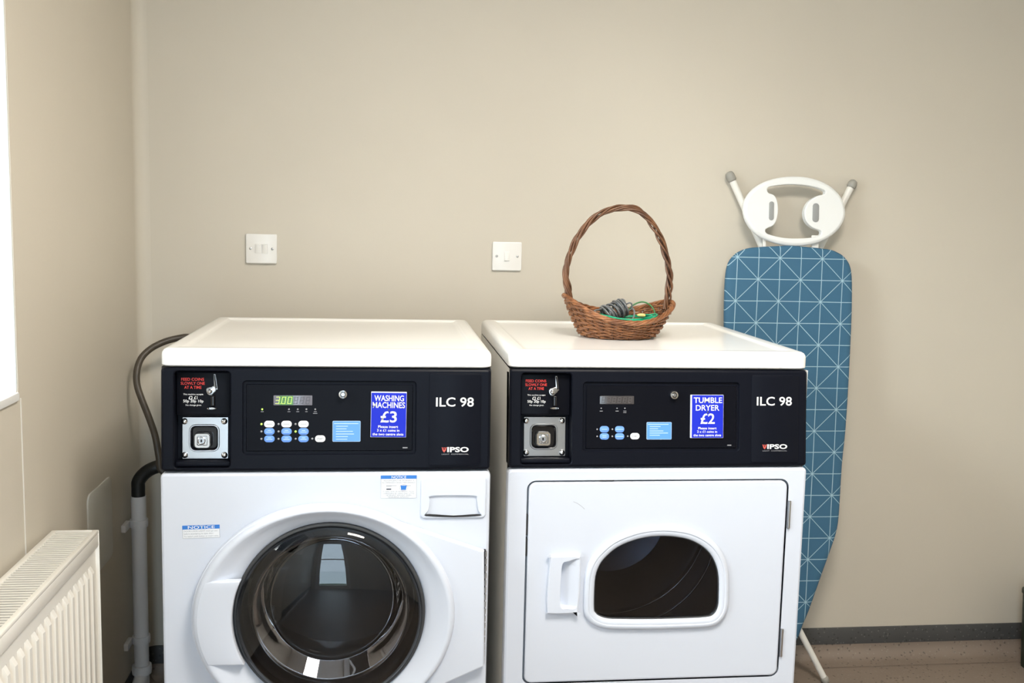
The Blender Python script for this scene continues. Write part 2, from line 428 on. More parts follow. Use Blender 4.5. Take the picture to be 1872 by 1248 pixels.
# ================================================================== the two machines
W = 0.683
def machine_base(name, x0, ytop, ybot, yrear, zlt, zlb, zcb, label, cat):
    root = thing(name, (x0+W/2, (ybot+yrear)/2, 0), label, cat)
    # top panel with a raised rim round a shallow field
    PT = Plane((0, 0, 0), (1, 0, 0), (0, 1, 0))
    L = rrect(x0, ytop, x0+W, yrear, 0.022, 6)
    h = zlt
    prof = [(0.004, zlb), (0.0, zlb+0.003), (0.0, h-0.014), (0.001, h-0.0085), (0.0045, h-0.0035), (0.010, h-0.0005), (0.016, h), (0.034, h), (0.038, h-0.0012), (0.042, h-0.0038), (0.05, h-0.0045)]
    bm = B(); sweep(bm, PT.p, L, prof, cap0=True, cap1=True); obj('top_panel', bm, 'white_top_lit', root, smooth=40)
    yb = ybot+0.012
    return root
def cabinet(root, x0, ybot, yrear, zlb, zcb, hole):
    """folded white sheet body; hole is a 2-D loop function in the front plane"""
    PF = Plane((x0, ybot, 0), (1, 0, 0), (0, 0, 1))
    front = rrect(0.0, 0.02, W, zcb-0.004, 0.010, 4)
    bm = B()
    face_holes(bm, PF.p, front(0.006), [hole(0)], 0.0)
    sweep(bm, PF.p, front, [(0.006, 0.0), (0.002, -0.002), (0.0, -0.007), (0.0, -0.030)])
    sweep(bm, PF.p, hole, [(0, 0), (0, -0.012)])
    obj('front_panel', bm, 'white_enamel_daylit', root, smooth=40)
    bm = B()   # sides, back and bottom
    PT = Plane((0, 0, 0), (1, 0, 0), (0, 1, 0))
    ring = [(x0+0.0015, ybot+0.024), (x0+0.0015, yrear-0.006), (x0+W-0.0015, yrear-0.006), (x0+W-0.0015, ybot+0.024)]
    lo = [bm.verts.new((a, b, 0.02)) for a, b in ring]; hi = [bm.verts.new((a, b, zlb-0.002)) for a, b in ring]
    for i in range(3): bm.faces.new((lo[i], lo[i+1], hi[i+1], hi[i]))
    bm.faces.new(lo)
    obj('side_panels', bm, 'white_side_lit', root, smooth=40)
    bm = B()
    for a in (0.05, W-0.05):
        for b in (ybot+0.07, yrear-0.07):
            PTT = Plane((0, 0, 0), (1, 0, 0), (0, 1, 0)); lathe(bm, PTT.p, x0+a, b, [(0.02, 0.0), (0.02, 0.012), (0.008, 0.013), (0.008, 0.03)], 16)
            obj('foot', bm, 'rubber', root); bm = B()
    bm.free()
    return PF
WX0, WYT, WYB, WYR, WZT, WZL, WZC = 0.0, 0.0, -0.0168, 0.691, 1.090, 1.0533, 0.8374
DX0, DYT, DYB, DYR, DZT, DZL, DZC = 0.7247, 0.0522, 0.0262, 0.746, 1.0854, 1.0474, 0.8305

def console_plane(x0, ytop, ybot, zl, zc):
    return Plane((x0, ybot, zc), (1, 0, 0), (0, ytop-ybot, zl-zc)), math.hypot(ytop-ybot, zl-zc)
PCW, HW = console_plane(WX0, WYT, WYB, WZL, WZC)
PCD, HD = console_plane(DX0, DYT, DYB, DZL, DZC)

def bxy(P, u0, v0, u1, v1, n=0.0):
    """box (s0,t0,s1,t1) of a pixel rectangle on a plane"""
    a = P.uv(u0, v1, n); b = P.uv(u1, v1, n); c = P.uv(u0, v0, n); e = P.uv(u1, v0, n)
    return ((a[0]+c[0])/2, (a[1]+b[1])/2, (b[0]+e[0])/2, (c[1]+e[1])/2)
DEP1, DEP2 = -0.016, -0.040
# console geometry measured once on the washer, shared by both machines
rec = bxy(PCW, 317.5, 678.5, 421, 856); rec_split = PCW.uv(370, 760, -0.01)[1]
ctl = bxy(PCW, 444, 697, 760, 830); badge = bxy(PCW, 784, 682, 879, 852)
def console(root, P, H, gloss):
    outer = rrect(0.0015, 0.0, W-0.0015, H-0.0015, 0.008, 4)
    rl = rrect(*rec, 0.008, 4); cl = rrect(*ctl, 0.007, 4); bl = rrect(*badge, 0.006, 4)
    bm = B(); face_holes(bm, P.p, outer(0.006), [rl(-0.002), cl(-0.0015)], 0.0)
    sweep(bm, P.p, outer, [(0.006, 0.0), (0.002, -0.002), (0.0, -0.007), (0.0, -0.045)])
    sweep(bm, P.p, rl, [(-0.002, 0.0), (0.0, -0.002), (0.001, DEP2)], cap1=True)
    sweep(bm, P.p, cl, [(-0.0015, 0.0), (0.0, -0.0015), (0.0005, -0.005), (0.006, -0.005), (0.007, -0.0035)])
    con = obj('console', bm, 'black_plastic', root, smooth=40)
    # raised badge field
    bm = B(); slab(bm, P.p, bl, -0.001, 0.0016, 0.0012); bd = obj('badge_panel', bm, 'black_plastic', root, smooth=40)
    # membrane panel
    bm = B(); sweep(bm, P.p, cl, [(0.007, -0.0045), (0.0075, -0.0028)], cap1=True); cp = obj('control_panel', bm, 'black_membrane', root, smooth=40)
    # upper coin plate: a shelf block in the recess
    s0, t0, s1, t1 = rec
    bm = B(); slab(bm, P.p, rrect(s0+0.0015, rec_split, s1-0.0015, t1-0.0015, 0.004, 3), DEP2, DEP1, 0.003); coin = obj('coin_panel', bm, 'black_membrane', root, smooth=40)
    bm = B(); slab(bm, P.p, rrect(s0+0.001, t0+0.0015, s1-0.001, t0+0.013, 0.003, 2), DEP2, -0.010, 0.004); obj('recess_sill', bm, 'black_plastic', con, smooth=40)
    return con, bd, cp, coin
def cw(u0, v0, u1, v1, n): return bxy(PCW, u0, v0, u1, v1, n)
COIN_TXT = [('FEED COINS', 331.5, 690.4, 373, 695.6, 'print_red', .002), ('SLOWLY ONE', 330.5, 697.8, 374.5, 703.0, 'print_red', .002), ('AT A TIME', 337, 705.2, 368.5, 710.4, 'print_red', .002),
            ('This machine accepts', 335, 719.0, 371.5, 722.6, 'print_white', 0), ('\u00a32 \u00a31', 345, 723.8, 361, 729.6, 'print_white', .006),
            ('50p 20p 10p', 335, 730.2, 372, 736.8, 'print_white', .004), ('No change given', 339.5, 738.8, 368, 742.4, 'print_white', 0)]
def coin_parts(root, P, coin):
    n = DEP1+0.0005
    for s, u0, v0, u1, v1, m, b in COIN_TXT: text(s, P.p, cw(u0, v0, u1, v1, DEP1), n, m, coin, bold=b)
    # coin slot: a thin metal frame with a dark slit, its pivot plate and rivet
    def q(u, v, nn=DEP1): return PCW.uv(u, v, nn)
    frame = [q(391, 683.5), q(394.5, 683.5), q(398.6, 711.5), q(393.5, 712.5), q(391.8, 705)]
    bm = B(); fl = poly(frame); slab(bm, P.p, fl, DEP1, DEP1+0.004, 0.0008); obj('coin_slot', bm, 'steel', coin)
    slit = [q(391.6, 685), q(394.0, 685), q(397.4, 709.5), q(394.5, 710.0)]
    bm = B(); slab(bm, P.p, poly(slit), DEP1+0.003, DEP1+0.0044); obj('slit', bm, 'black_gloss', coin, smooth=0)
    piv = [q(379, 709), q(386, 707), q(392, 705), q(396, 712.5), q(391, 718), q(386.5, 722), q(380.5, 720), q(378, 714)]
    bm = B(); slab(bm, P.p, poly(smooth_closed(piv, 3)), DEP1, DEP1+0.005, 0.001); obj('pivot_plate', bm, 'steel', coin)
    a, b = q(384.6, 714.6); bm = B(); lathe(bm, P.p, a, b, [(0.005, DEP1+0.004), (0.005, DEP1+0.007), (0.0035, DEP1+0.0095), (0.0005, DEP1+0.0105)], 20, cap=True); obj('rivet', bm, 'chrome', coin)
    ch = bxy(PCW, 386, 722, 394, 742, DEP1); bm = B(); slab(bm, P.p, rrect(*ch, 0.002, 3), DEP1, DEP1+0.010, 0.0025); obj('chute', bm, 'black_gloss', coin)
    a, b = q(388.5, 745.5); bm = B()
    lathe(bm, P.p, a, b, [(0.0105, DEP1), (0.0105, DEP1+0.010), (0.009, DEP1+0.012), (0.007, DEP1+0.0105), (0.006, DEP1+0.004)], 28, ry=0.27, cap=True); obj('return_lip', bm, 'chrome', coin)
    # steel coin box front
    NB = DEP2+0.008
    pl = bxy(PCW, 333, 762, 417.5, 838.5, NB); P0 = rrect(*pl, 0.002, 2)
    ho = bxy(PCW, 349, 778.5, 398, 822, NB); H0 = rrect(*ho, 0.010, 4)
    bm = B(); face_holes(bm, P.p, P0(0.0008), [H0(-0.004)], NB)
    sweep(bm, P.p, P0, [(0.0008, NB), (0, NB-0.001), (0, DEP2)]); sweep(bm, P.p, H0, [(-0.004, NB), (-0.0028, NB+0.002), (-0.001, NB+0.002), (0, NB), (0.001, NB-0.007)])
    cb = obj('coin_box', bm, 'steel', root, smooth=35)
    bm = B(); sweep(bm, P.p, H0, [(0.0, NB-0.002), (0.003, NB-0.007)], cap1=True); obj('lock_well', bm, 'black_gloss', cb)
    NC = NB+0.013
    co = bxy(PCW, 354.5, 791.5, 384.5, 819.5, NC); bm = B(); C0 = rrect(*co, 0.008, 5)
    sweep(bm, P.p, C0, [(-0.002, NB-0.007), (0.0, NC-0.002), (0.0015, NC), (0.006, NC), (0.0075, NC-0.0015)], cap1=True); obj('lock_housing', bm, 'chrome', cb)
    a, b = (co[0]+co[2])/2-0.001, (co[1]+co[3])/2
    bm = B(); lathe(bm, P.p, a, b, [(0.0085, NC-0.002), (0.0085, NC+0.001), (0.0065, NC+0.002), (0.006, NC+0.0005), (0.0005, NC+0.0005)], 24, cap=True); obj('lock_core', bm, 'steel', cb)
    bm = B(); slab(bm, P.p, rrect(a-0.0022, b-0.003, a+0.0012, b+0.003, 0.0012, 3), NC, NC+0.0011); obj('keyhole', bm, 'black_gloss', cb, smooth=0)
    for u, v in ((337.7, 769.7), (410.2, 769.7), (338.2, 831.4), (410.5, 831.4)):
        a, b = PCW.uv(u, v, NB); bm = B(); lathe(bm, P.p, a, b, [(0.0066, NB-0.001), (0.0066, NB+0.0015), (0.005, NB+0.004), (0.003, NB+0.005), (0.0004, NB+0.0054)], 20, cap=True); obj('bolt', bm, 'chrome', cb)
def key_lock(root, P, s, t):
    bm = B(); lathe(bm, P.p, s, t, [(0.0095, -0.004), (0.0095, 0.006), (0.0085, 0.008), (0.0055, 0.0085), (0.0052, 0.006)], 28); kl = obj('key_lock', bm, 'chrome', root)
    bm = B(); lathe(bm, P.p, s, t, [(0.0054, 0.006), (0.0042, 0.006), (0.0042, 0.0035)], 24, cap=False); obj('lock_ring', bm, 'black_gloss', kl)
    bm = B(); lathe(bm, P.p, s, t, [(0.0040, 0.003), (0.0040, 0.0078), (0.0032, 0.0085), (0.0003, 0.0085)], 20, cap=True); obj('lock_pin', bm, 'steel', kl)
NM = -0.0028
def capsule(cs, ct, w, h): return rrect(cs-w/2, ct-h/2, cs+w/2, ct+h/2, h/2*0.96, 6)
def button(P, cp, cs, ct, w, h, m, lines):
    bm = B(); slab(bm, P.p, capsule(cs, ct, w, h), NM-0.0005, NM+0.0010, 0.0005)
    b = obj('button', bm, m, cp)
    for (dy, f) in lines:
        bm = B(); slab(bm, P.p, rrect(cs-w*f/2, ct+dy-0.0006, cs+w*f/2, ct+dy+0.0006, 0.0003, 1), NM+0.0009, NM+0.00115)
        obj('button_print', bm, 'print_pale' if m == 'button_blue' else 'led_off', cp, smooth=0)
    return b
def led(P, cp, s, t, on, r=0.0021):
    bm = B(); lathe(bm, P.p, s, t, [(r, NM-0.0003), (r, NM+0.0006), (r*0.7, NM+0.0011), (r*0.1, NM+0.0013)], 12, cap=True); obj('indicator_light', bm, 'led_on' if on else 'led_off', cp)
SEG = {'0': 'abcdef', '1': 'bc', '3': 'abcdg', '8': 'abcdefg'}
def display(root, P, bx, lit, face, off):
    s0, t0, s1, t1 = bx
    bm = B(); slab(bm, P.p, rrect(s0, t0, s1, t1, 0.0012, 3), NM-0.0005, NM+0.0006, 0.0003); dsp = obj('display', bm, face, root, smooth=40)
    w = (s1-s0)/6.4; h = (t1-t0)*0.70; tb = t0+(t1-t0)*0.15
    if lit:
        bm = B(); slab(bm, P.p, rrect(s0+w*0.95, t0+0.0006, s0+w*3.25, t1-0.0006, 0.0006, 1), NM+0.0005, NM+0.0008); obj('lit_field', bm, 'display_green', dsp, smooth=0)
    for i in range(6):
        x = s0+w*(0.28+i*1.0); ch = lit[i] if lit and i < len(lit) else '8'
        on = bool(lit) and i < len(lit)
        for sg in SEG[ch]:
            a, th = w*0.62, 0.0008 if on else 0.0011
            sh = lambda y: 0.16*y
            y0, y1, ym = 0, h, h/2
            seg = {'a': (0, y1-th, a, y1), 'd': (0, 0, a, th), 'g': (0, ym-th/2, a, ym+th/2), 'b': (a-th, ym, a, y1), 'c': (a-th, 0, a, ym), 'f': (0, ym, th, y1), 'e': (0, 0, th, ym)}[sg]
            pts = [(seg[0], seg[1]), (seg[2], seg[1]), (seg[2], seg[3]), (seg[0], seg[3])]
            pts = [(x+px+sh(py), tb+py) for px, py in pts]
            bm = B(); slab(bm, P.p, poly(pts), NM+0.0006, NM+0.0010+0.00001*i); obj('segment', bm, 'segment_lit' if on else off, dsp, smooth=0)
    if lit:
        x = s0+w*1.05; bm = B(); slab(bm, P.p, rrect(x, tb, x+0.001, tb+0.001, 0.0003, 1), NM+0.0006, NM+0.0010); obj('decimal_point', bm, 'segment_lit', dsp, smooth=0)
def blue_label(root, P, bx, rows):
    s0, t0, s1, t1 = bx
    bm = B(); slab(bm, P.p, rrect(s0, t0, s1, t1, 0.002, 3), NM-0.0004, NM+0.0004); lb = obj('instruction_label', bm, 'print_pale', root, smooth=0)
    bm = B(); slab(bm, P.p, rrect(s0+0.0008, t0+0.0008, s1-0.0008, t1-0.0008, 0.0014, 3), NM, NM+0.0006); obj('label_field', bm, 'label_blue', lb, smooth=0)
    h = t1-t0
    for i, (a, b) in enumerate(rows):
        t = t1-h*(0.13+0.125*i); bm = B(); slab(bm, P.p, rrect(s0+(s1-s0)*a, t-0.0007, s0+(s1-s0)*b, t+0.0007, 0.0004, 1), NM+0.0005, NM+0.0008); obj('label_line', bm, 'print_pale', lb, smooth=0)
def badge_print(P, bd, ilc, ipso, sub, icon):
    text('ILC 98', P.p, ilc, 0.0019, 'print_white', bd, bold=0.012)
    text('IPSO', P.p, ipso, 0.0019, 'print_white', bd, bold=0.03)
    text('LIGHT  COMMERCIAL', P.p, sub, 0.0019, 'led_off', bd)
    s0, t0, s1, t1 = icon; w, h = s1-s0, t1-t0
    for pts in ([(0, 1), (.16, 1), (.5, .42), (.84, 1), (1, 1), (.80, .30), (.5, 0), (.20, .30)], [(.36, .95), (.64, .95), (.5, .66)]):
        bm = B(); slab(bm, P.p, poly([(s0+w*a, t0+h*b) for a, b in pts]), 0.0014, 0.0019); obj('logo_mark', bm, 'logo_red', bd, smooth=0)
def price_sign(root, P, bx, lines, edge, rot=0.0):
    s0, t0, s1, t1 = bx
    cs, ct = (s0+s1)/2, (t0+t1)/2
    def PP(a, b, n=0.0):
        x, y = a-cs, b-ct; return P.p(cs+x*math.cos(rot)-y*math.sin(rot), ct+x*math.sin(rot)+y*math.cos(rot), n)
    bm = B(); slab(bm, PP, rrect(s0, t0, s1, t1, 0.0006, 1), NM, 0.0012); sg = obj('price_sign', bm, 'sign_edge', root, smooth=0)
    e = edge
    bm = B(); slab(bm, PP, rrect(s0+e[0], t0+e[1], s1-e[2], t1-e[3], 0.0004, 1), 0.0, 0.0016); obj('sign_face', bm, 'sign_blue', sg, smooth=0)
    w, h = s1-s0, t1-t0
    for s, a0, b0, a1, b1, bo in lines: text(s, PP, (s0+a0*w, t0+b0*h, s0+a1*w, t0+b1*h), 0.0018, 'print_white', sg, bold=bo)
    return sg, PP

# ------------------------------------------------------------------ washing machine
wash = machine_base('washing_machine', WX0, WYT, WYB, WYR, WZT, WZL, WZC, 'white front-loading coin washing machine with a round dark glass door', 'washing machine')
PWF = Plane((WX0, WYB, 0), (1, 0, 0), (0, 0, 1))
gl = PWF.uv(426.5, 1125, 0.016); gr = PWF.uv(776.3, 1118, 0.016); gt = PWF.uv(601, 957.5, 0.016)
GR = (gr[0]-gl[0])/2; GC = ((gl[0]+gr[0])/2, gt[1]-GR)
PF = cabinet(wash, WX0, WYB, WYR, WZL, WZC, ellipse(GC[0], GC[1], GR+0.004, GR+0.004, 64))
con, bd, cp, coin = console(wash, PCW, HW, 0)
coin_parts(wash, PCW, coin)
a, b = PCW.uv(627, 720.5, 0.004); key_lock(wash, PCW, a, b)
bw, bh = 0.0213, 0.0140
for i, u in enumerate((492.5, 523.8, 554.9)):
    for j, v in enumerate((774.9, 788.4, 801.9)):
        a, b = PCW.uv(u, v, NM); button(PCW, cp, a, b, bw, bh, 'button_white' if j == 0 else 'button_blue', ([(0, .6)] if j == 0 else [(0.0022, .35), (-0.0012, .62)]))
        a, b = PCW.uv(u-14.5, v, NM); led(PCW, cp, a, b, (i, j) in ((0, 0), (2, 1)))
a, b = PCW.uv(585.4, 801.6, NM); button(PCW, cp, a, b, bw, bh, 'button_white', [])
text('START', PCW.p, (a-0.0065, b-0.0017, a+0.0065, b+0.0017), NM+0.0013, 'print_dark', cp, bold=0.01)
a, b = PCW.uv(571, 801.6, NM); led(PCW, cp, a, b, False)
for u, lw in ((479.4, .006), (528.3, .006), (544.3, .006), (560.2, .005), (576.3, .006)):
    a, b = PCW.uv(u, 747.9, NM); led(PCW, cp, a, b, u < 500, 0.0018)
    bm = B(); slab(bm, PCW.p, rrect(a-lw/2, b-0.0055, a+lw/2, b-0.0043, 0.0003, 1), NM, NM+0.0003); obj('caption_print', bm, 'led_off', cp, smooth=0)
a, b = PCW.uv(576.3, 747.9, NM); bm = B(); slab(bm, PCW.p, rrect(a-0.0045, b-0.0092, a+0.0045, b-0.0080, 0.0003, 1), NM, NM+0.0003); obj('caption_print', bm, 'led_off', cp, smooth=0)
bx = bxy(PCW, 736, 817, 745, 819, NM); bm = B(); slab(bm, PCW.p, rrect(*bx, 0.0003, 1), NM, NM+0.0003); obj('caption_print', bm, 'led_off', cp, smooth=0)
display(wash, PCW, bxy(PCW, 500, 722.5, 571, 740.5, NM), '300', 'display_face', 'segment_off')
blue_label(wash, PCW, bxy(PCW, 608, 769, 659, 807, NM), [(.05, .93), (.12, .55), (.12, .50), (.12, .73), (.12, .77), (.12, .55), (.12, .53)])
badge_print(PCW, bd, bxy(PCW, 797, 726, 866, 743), bxy(PCW, 817.5, 816.5, 856.7, 826), bxy(PCW, 807.5, 828.6, 856.5, 830.8), bxy(PCW, 807.4, 817, 816.3, 826.5))
sg, PP = price_sign(wash, PCW, bxy(PCW, 678, 716, 743, 799, 0.001), [
    ('WASHING', .09, .795, .92, .925, .012), ('MACHINES', .045, .645, .955, .775, .012), ('\u00a33', .27, .325, .73, .575, .014),
    ('Please insert', .21, .205, .77, .262, .012), ('3 x \u00a31 coins in', .18, .125, .81, .182, .012), ('the two centre slots', .055, .040, .925, .097, .012)], (.0006, .0006, .0006, .0022), -0.010)
s0, t0, s1, t1 = bxy(PCW, 678, 716, 743, 799, 0.001)
bm = B(); lathe(bm, PP, s0+(s1-s0)*.5, t0+(t1-t0)*.605, [(0.0019, 0.0012), (0.0017, 0.0024), (0.0003, 0.0026)], 12, cap=True); obj('sign_screw', bm, 'print_dark', sg)

# detergent drawer
dr = bxy(PWF, 768.5, 870.5, 889, 947.5, 0.003); DL = rrect(*dr, 0.010, 5)
def wq(u, v, n=0.003): return PWF.uv(u, v, n)
scoop = smooth_closed([wq(787.5, 906), wq(828, 904.6), wq(868.5, 905.5), wq(871.5, 912), wq(874.5, 932), wq(878, 942.5), wq(829, 944), wq(778, 943), wq(783, 932), wq(785.5, 914)], 3)
SL = poly(scoop)
bm = B(); face_holes(bm, PWF.p, DL(0.004), [SL(0)], 0.0042)
sweep(bm, PWF.p, DL, [(0.004, 0.0042), (0.0015, 0.0034), (0.0, 0.001), (0.0, -0.003)])
dd = obj('detergent_drawer', bm, 'white_plastic', wash, smooth=40)
bm = B(); zt_ = max(q[1] for q in scoop); zb_ = min(q[1] for q in scoop)
def PS(a, b, n):   # finger scoop: deep at the top, running out towards the bottom
    k = (b-zb_)/(zt_-zb_); k = min(max(k, 0), 1)
    return PWF.p(a, b, 0.0042 - n*(0.004+0.030*k))
sweep(bm, PS, SL, [(0, 0), (0.0025, 0.65), (0.006, 1.0)], cap1=True); obj('finger_scoop', bm, 'white_plastic', dd, smooth=50)
lip = smooth_closed([wq(779, 942.5), wq(785, 939.6), wq(829, 942), wq(872, 939.6), wq(877, 942), wq(829, 944.8)], 3)
bm = B(); slab(bm, PWF.p, poly(lip), 0.0015, 0.0046); obj('gap_shade', bm, 'dark_gap', dd, smooth=0)  # near-black strip painted in for the shade of the gap below the scoop

# notice stickers
def sticker(P, px, head, title, tbox, rows, rot=0.0):
    s0, t0, s1, t1 = bxy(P, *px, 0.0005); cs, ct = (s0+s1)/2, (t0+t1)/2
    def PP(a, b, n=0.0):
        x, y = a-cs, b-ct; return P.p(cs+x*math.cos(rot)-y*math.sin(rot), ct+x*math.sin(rot)+y*math.cos(rot), n)
    w, h = s1-s0, t1-t0
    bm = B(); slab(bm, PP, rrect(s0, t0, s1, t1, 0.0006, 1), 0.0, 0.0004); st = obj('notice_sticker', bm, 'print_grey', wash, smooth=0)
    bm = B(); slab(bm, PP, rrect(s0+.0006, t0+.0006, s1-.0006, t1-.0006, 0.0004, 1), 0.0, 0.0006); obj('sticker_face', bm, 'sticker_white', st, smooth=0)
    bm = B(); slab(bm, PP, rrect(s0, t1-h*head, s1, t1, 0.0004, 1), 0.0, 0.0008); obj('sticker_header', bm, 'notice_blue', st, smooth=0)
    text(title, PP, (s0+w*tbox[0], t1-h*head*.88, s0+w*tbox[1], t1-h*head*.12), 0.0010, 'print_white', st, bold=.008)
    for s, a0, b0, a1, b1 in rows: text(s, PP, (s0+a0*w, t0+b0*h, s0+a1*w, t0+b1*h), 0.0009, 'print_grey', st)
    return st, PP, (s0, t0, s1, t1)
st, PP, bx = sticker(PWF, (696, 868.7, 761.5, 910.5), 0.148, 'NOTICE', (.30, .71), [
    ('HIGH EFFICIENCY HE DETERGENT IS', .07, .745, .93, .805), ('RECOMMENDED FOR BEST PERFORMANCE', .04, .655, .96, .715),
    ('IF USING NON HE DETERGENT, AVOID', .06, .265, .94, .325), ('OVERDOSING BY USING ONLY LITTLE', .06, .185, .94, .245), ('DETERGENT AMOUNT WHEN', .15, .105, .85, .165), ('MEASURING AMOUNT', .2, .03, .8, .085)])
s0, t0, s1, t1 = bx; w, h = s1-s0, t1-t0
for pts, m in (([(.15, .53), (.30, .53), (.30, .545), (.44, .545), (.44, .56), (.15, .56)], 'print_grey'), ([(.16, .38), (.29, .38), (.295, .43), (.155, .43)], 'print_dark'),
               ([(.57, .37), (.70, .37), (.73, .56), (.55, .56)], 'notice_blue'), ([(.73, .545), (.84, .545), (.84, .56), (.73, .56)], 'print_grey')):
    bm = B(); slab(bm, PP, poly([(s0+w*a, t0+h*b) for a, b in pts]), 0.0004, 0.0009); obj('cup_picture', bm, m, st, smooth=0)
for cx_ in (.64,):
    bm = B(); face_holes(bm, PP, ellipse(s0+w*cx_, t0+h*.47, w*.125, h*.135, 28)(0), [ellipse(s0+w*cx_, t0+h*.47, w*.118, h*.124, 28)(0)], 0.0009); obj('cup_picture', bm, 'print_grey', st, smooth=0)
sticker(PWF, (333.5, 959.6, 401.8, 983.2), 0.30, 'NOTICE', (.15, .87), [
    ('DOOR LOCK LIGHT must go out', .04, .47, .94, .61), ('before attempting to open door.', .04, .27, .84, .42), ('To restart, push button or insert coins.', .04, .07, .97, .22)], rot=0.020)

# ---- the round door
RC = (GC[0]-0.009, GC[1]-0.002); RX, RZ = 0.276, 0.244
th0 = math.radians(56); th1 = math.radians(-54)
f1 = PWF.uv(885.5, 1007.5, 0.02); f2 = PWF.uv(886, 1218, 0.02)
NE = 60
arc = [(RC[0]+RX*math.cos(t), RC[1]+RZ*math.sin(t)) for t in [th0+(2*PI+th1-th0)*k/NE for k in range(NE+1)]]
door_outline = poly(arc+[f2, f1])
bm = B(); inner = ellipse(GC[0], GC[1], GR+0.002, GR+0.002, 64)
face_holes(bm, PWF.p, door_outline(0.004), [ellipse(RC[0], RC[1], RX-0.012, RZ-0.012, 96)(0)], 0.020)
sweep(bm, PWF.p, door_outline, [(0.004, 0.020), (0.0012, 0.0185), (0.0, 0.015), (0.0, 0.006), (0.004, 0.004), (0.004, 0.0)]); sweep(bm, PWF.p, inner, [(0, 0.006), (0, 0.0)])
door = obj('door', bm, 'white_plastic', wash, smooth=35)
# raised ring: from the outer ellipse to the glass circle
bm = B(); n = 96; prof = [(0.0, 0.019), (0.03, 0.027), (0.09, 0.0325), (0.18, 0.034), (0.26, 0.0325), (0.40, 0.0265), (0.70, 0.0165), (0.93, 0.0115), (1.0, 0.006)]
rings = []
for k_, hgt in prof:
    ring = []
    for i in range(n):
        t = 2*PI*i/n; ox, oz = RC[0]+(RX-0.003)*math.cos(t), RC[1]+(RZ-0.003)*math.sin(t); ix, iz = GC[0]+(GR+0.001)*math.cos(t), GC[1]+(GR+0.001)*math.sin(t)
        ring.append(bm.verts.new(PWF.p(ox+(ix-ox)*k_, oz+(iz-oz)*k_, hgt)))
    rings.append(ring)
for r0, r1 in zip(rings, rings[1:]):
    for i in range(n): bm.faces.new((r0[i], r0[(i+1) % n], r1[(i+1) % n], r1[i]))
obj('door_ring', bm, 'white_plastic', door, smooth=50)
# grip block on the hinge-free side
def grip_t(v): return PWF.uv(410, v, 0.034)[1]
za, zb = grip_t(1063), grip_t(1217)
out_pts, in_pts = [], []
for k in range(13):
    z = zb+(za-zb)*k/12
    co_ = math.sqrt(max(0, 1-((z-RC[1])/(RZ-0.012))**2)); out_pts.append((RC[0]-(RX-0.012)*co_, z))
    ci_ = math.sqrt(max(0, 1-((z-GC[1])/(GR+0.001))**2)); in_pts.append((GC[0]-(GR+0.001)*ci_, z))
gp = poly(out_pts+in_pts[::-1])
bm = B(); slab(bm, PWF.p, gp, 0.018, 0.0345, 0.004, 3); obj('door_handle', bm, 'white_plastic', door, smooth=40)
# hinge: long piano hinge on the right edge
hz0, hz1 = f2[1]+0.001, f1[1]-0.001
bm = B(); slab(bm, PWF.p, rrect(f1[0]+0.0002, hz0, f1[0]+0.0045, hz1, 0.001, 2), 0.001, 0.012, 0.001); hg = obj('hinge', bm, 'dark_gap', wash, smooth=40)
nk = 16
for k in range(nk):
    zz = hz0+(hz1-hz0)*(k+0.5)/nk; bm = B(); hh = (hz1-hz0)/nk*0.36
    tube(bm, [PWF.p(f1[0]+0.0046, zz-hh, 0.011), PWF.p(f1[0]+0.0046, zz+hh, 0.011)], 0.0021, 8); obj('hinge_knuckle', bm, 'steel', hg)
# porthole
P_ = PWF.p
bm = B(); lathe(bm, P_, GC[0], GC[1], [(GR+0.002, 0.004), (GR+0.001, 0.0125), (GR-0.003, 0.015), (GR-0.007, 0.013), (GR-0.009, 0.006)], 96); obj('glass_seal', bm, 'rubber', door, smooth=60)
bm = B(); dome = [(GR-0.006, 0.016)]+[((GR-0.006)*math.cos(t), 0.016+0.042*math.sin(t)) for t in [PI/2*k/14 for k in range(1, 14)]]+[(0.0005, 0.058)]
lathe(bm, P_, GC[0], GC[1], dome, 96, cap=True); obj('door_glass', bm, 'door_glass', door, smooth=180)
bm = B(); bowl = [(GR-0.010, 0.006), (GR-0.030, 0.0), (GR-0.040, -0.015), (GR-0.052, -0.060), (GR-0.062, -0.090), (GR-0.080, -0.104), (GR-0.115, -0.108), (0.03, -0.110), (0.0005, -0.110)]
bowl = [tuple(q) for q in smooth_open([Vector((a, b)) for a, b in bowl], 4)]
lathe(bm, P_, GC[0], GC[1], bowl, 96, cap=True); obj('glass_bowl', bm, 'inner_glass', door, smooth=180)
bm = B(); gk = [(GR+0.003, -0.011), (GR-0.004, -0.014), (GR-0.014, -0.010), (GR-0.018, -0.016), (GR-0.012, -0.026), (GR-0.004, -0.034), (GR-0.006, -0.046), (GR-0.018, -0.052), (GR-0.020, -0.060), (GR-0.010, -0.066)]
lathe(bm, P_, GC[0], GC[1], gk, 96); obj('gasket', bm, 'rubber', wash, smooth=60)
bm = B(); lathe(bm, P_, GC[0], GC[1], [(GR-0.012, -0.066), (GR+0.02, -0.072), (GR+0.052, -0.085), (GR+0.058, -0.10), (GR+0.058, -0.40), (GR+0.045, -0.42), (0.08, -0.43), (0.0005, -0.425)], 96, cap=True); drum = obj('drum', bm, 'drum_steel', wash, smooth=40)
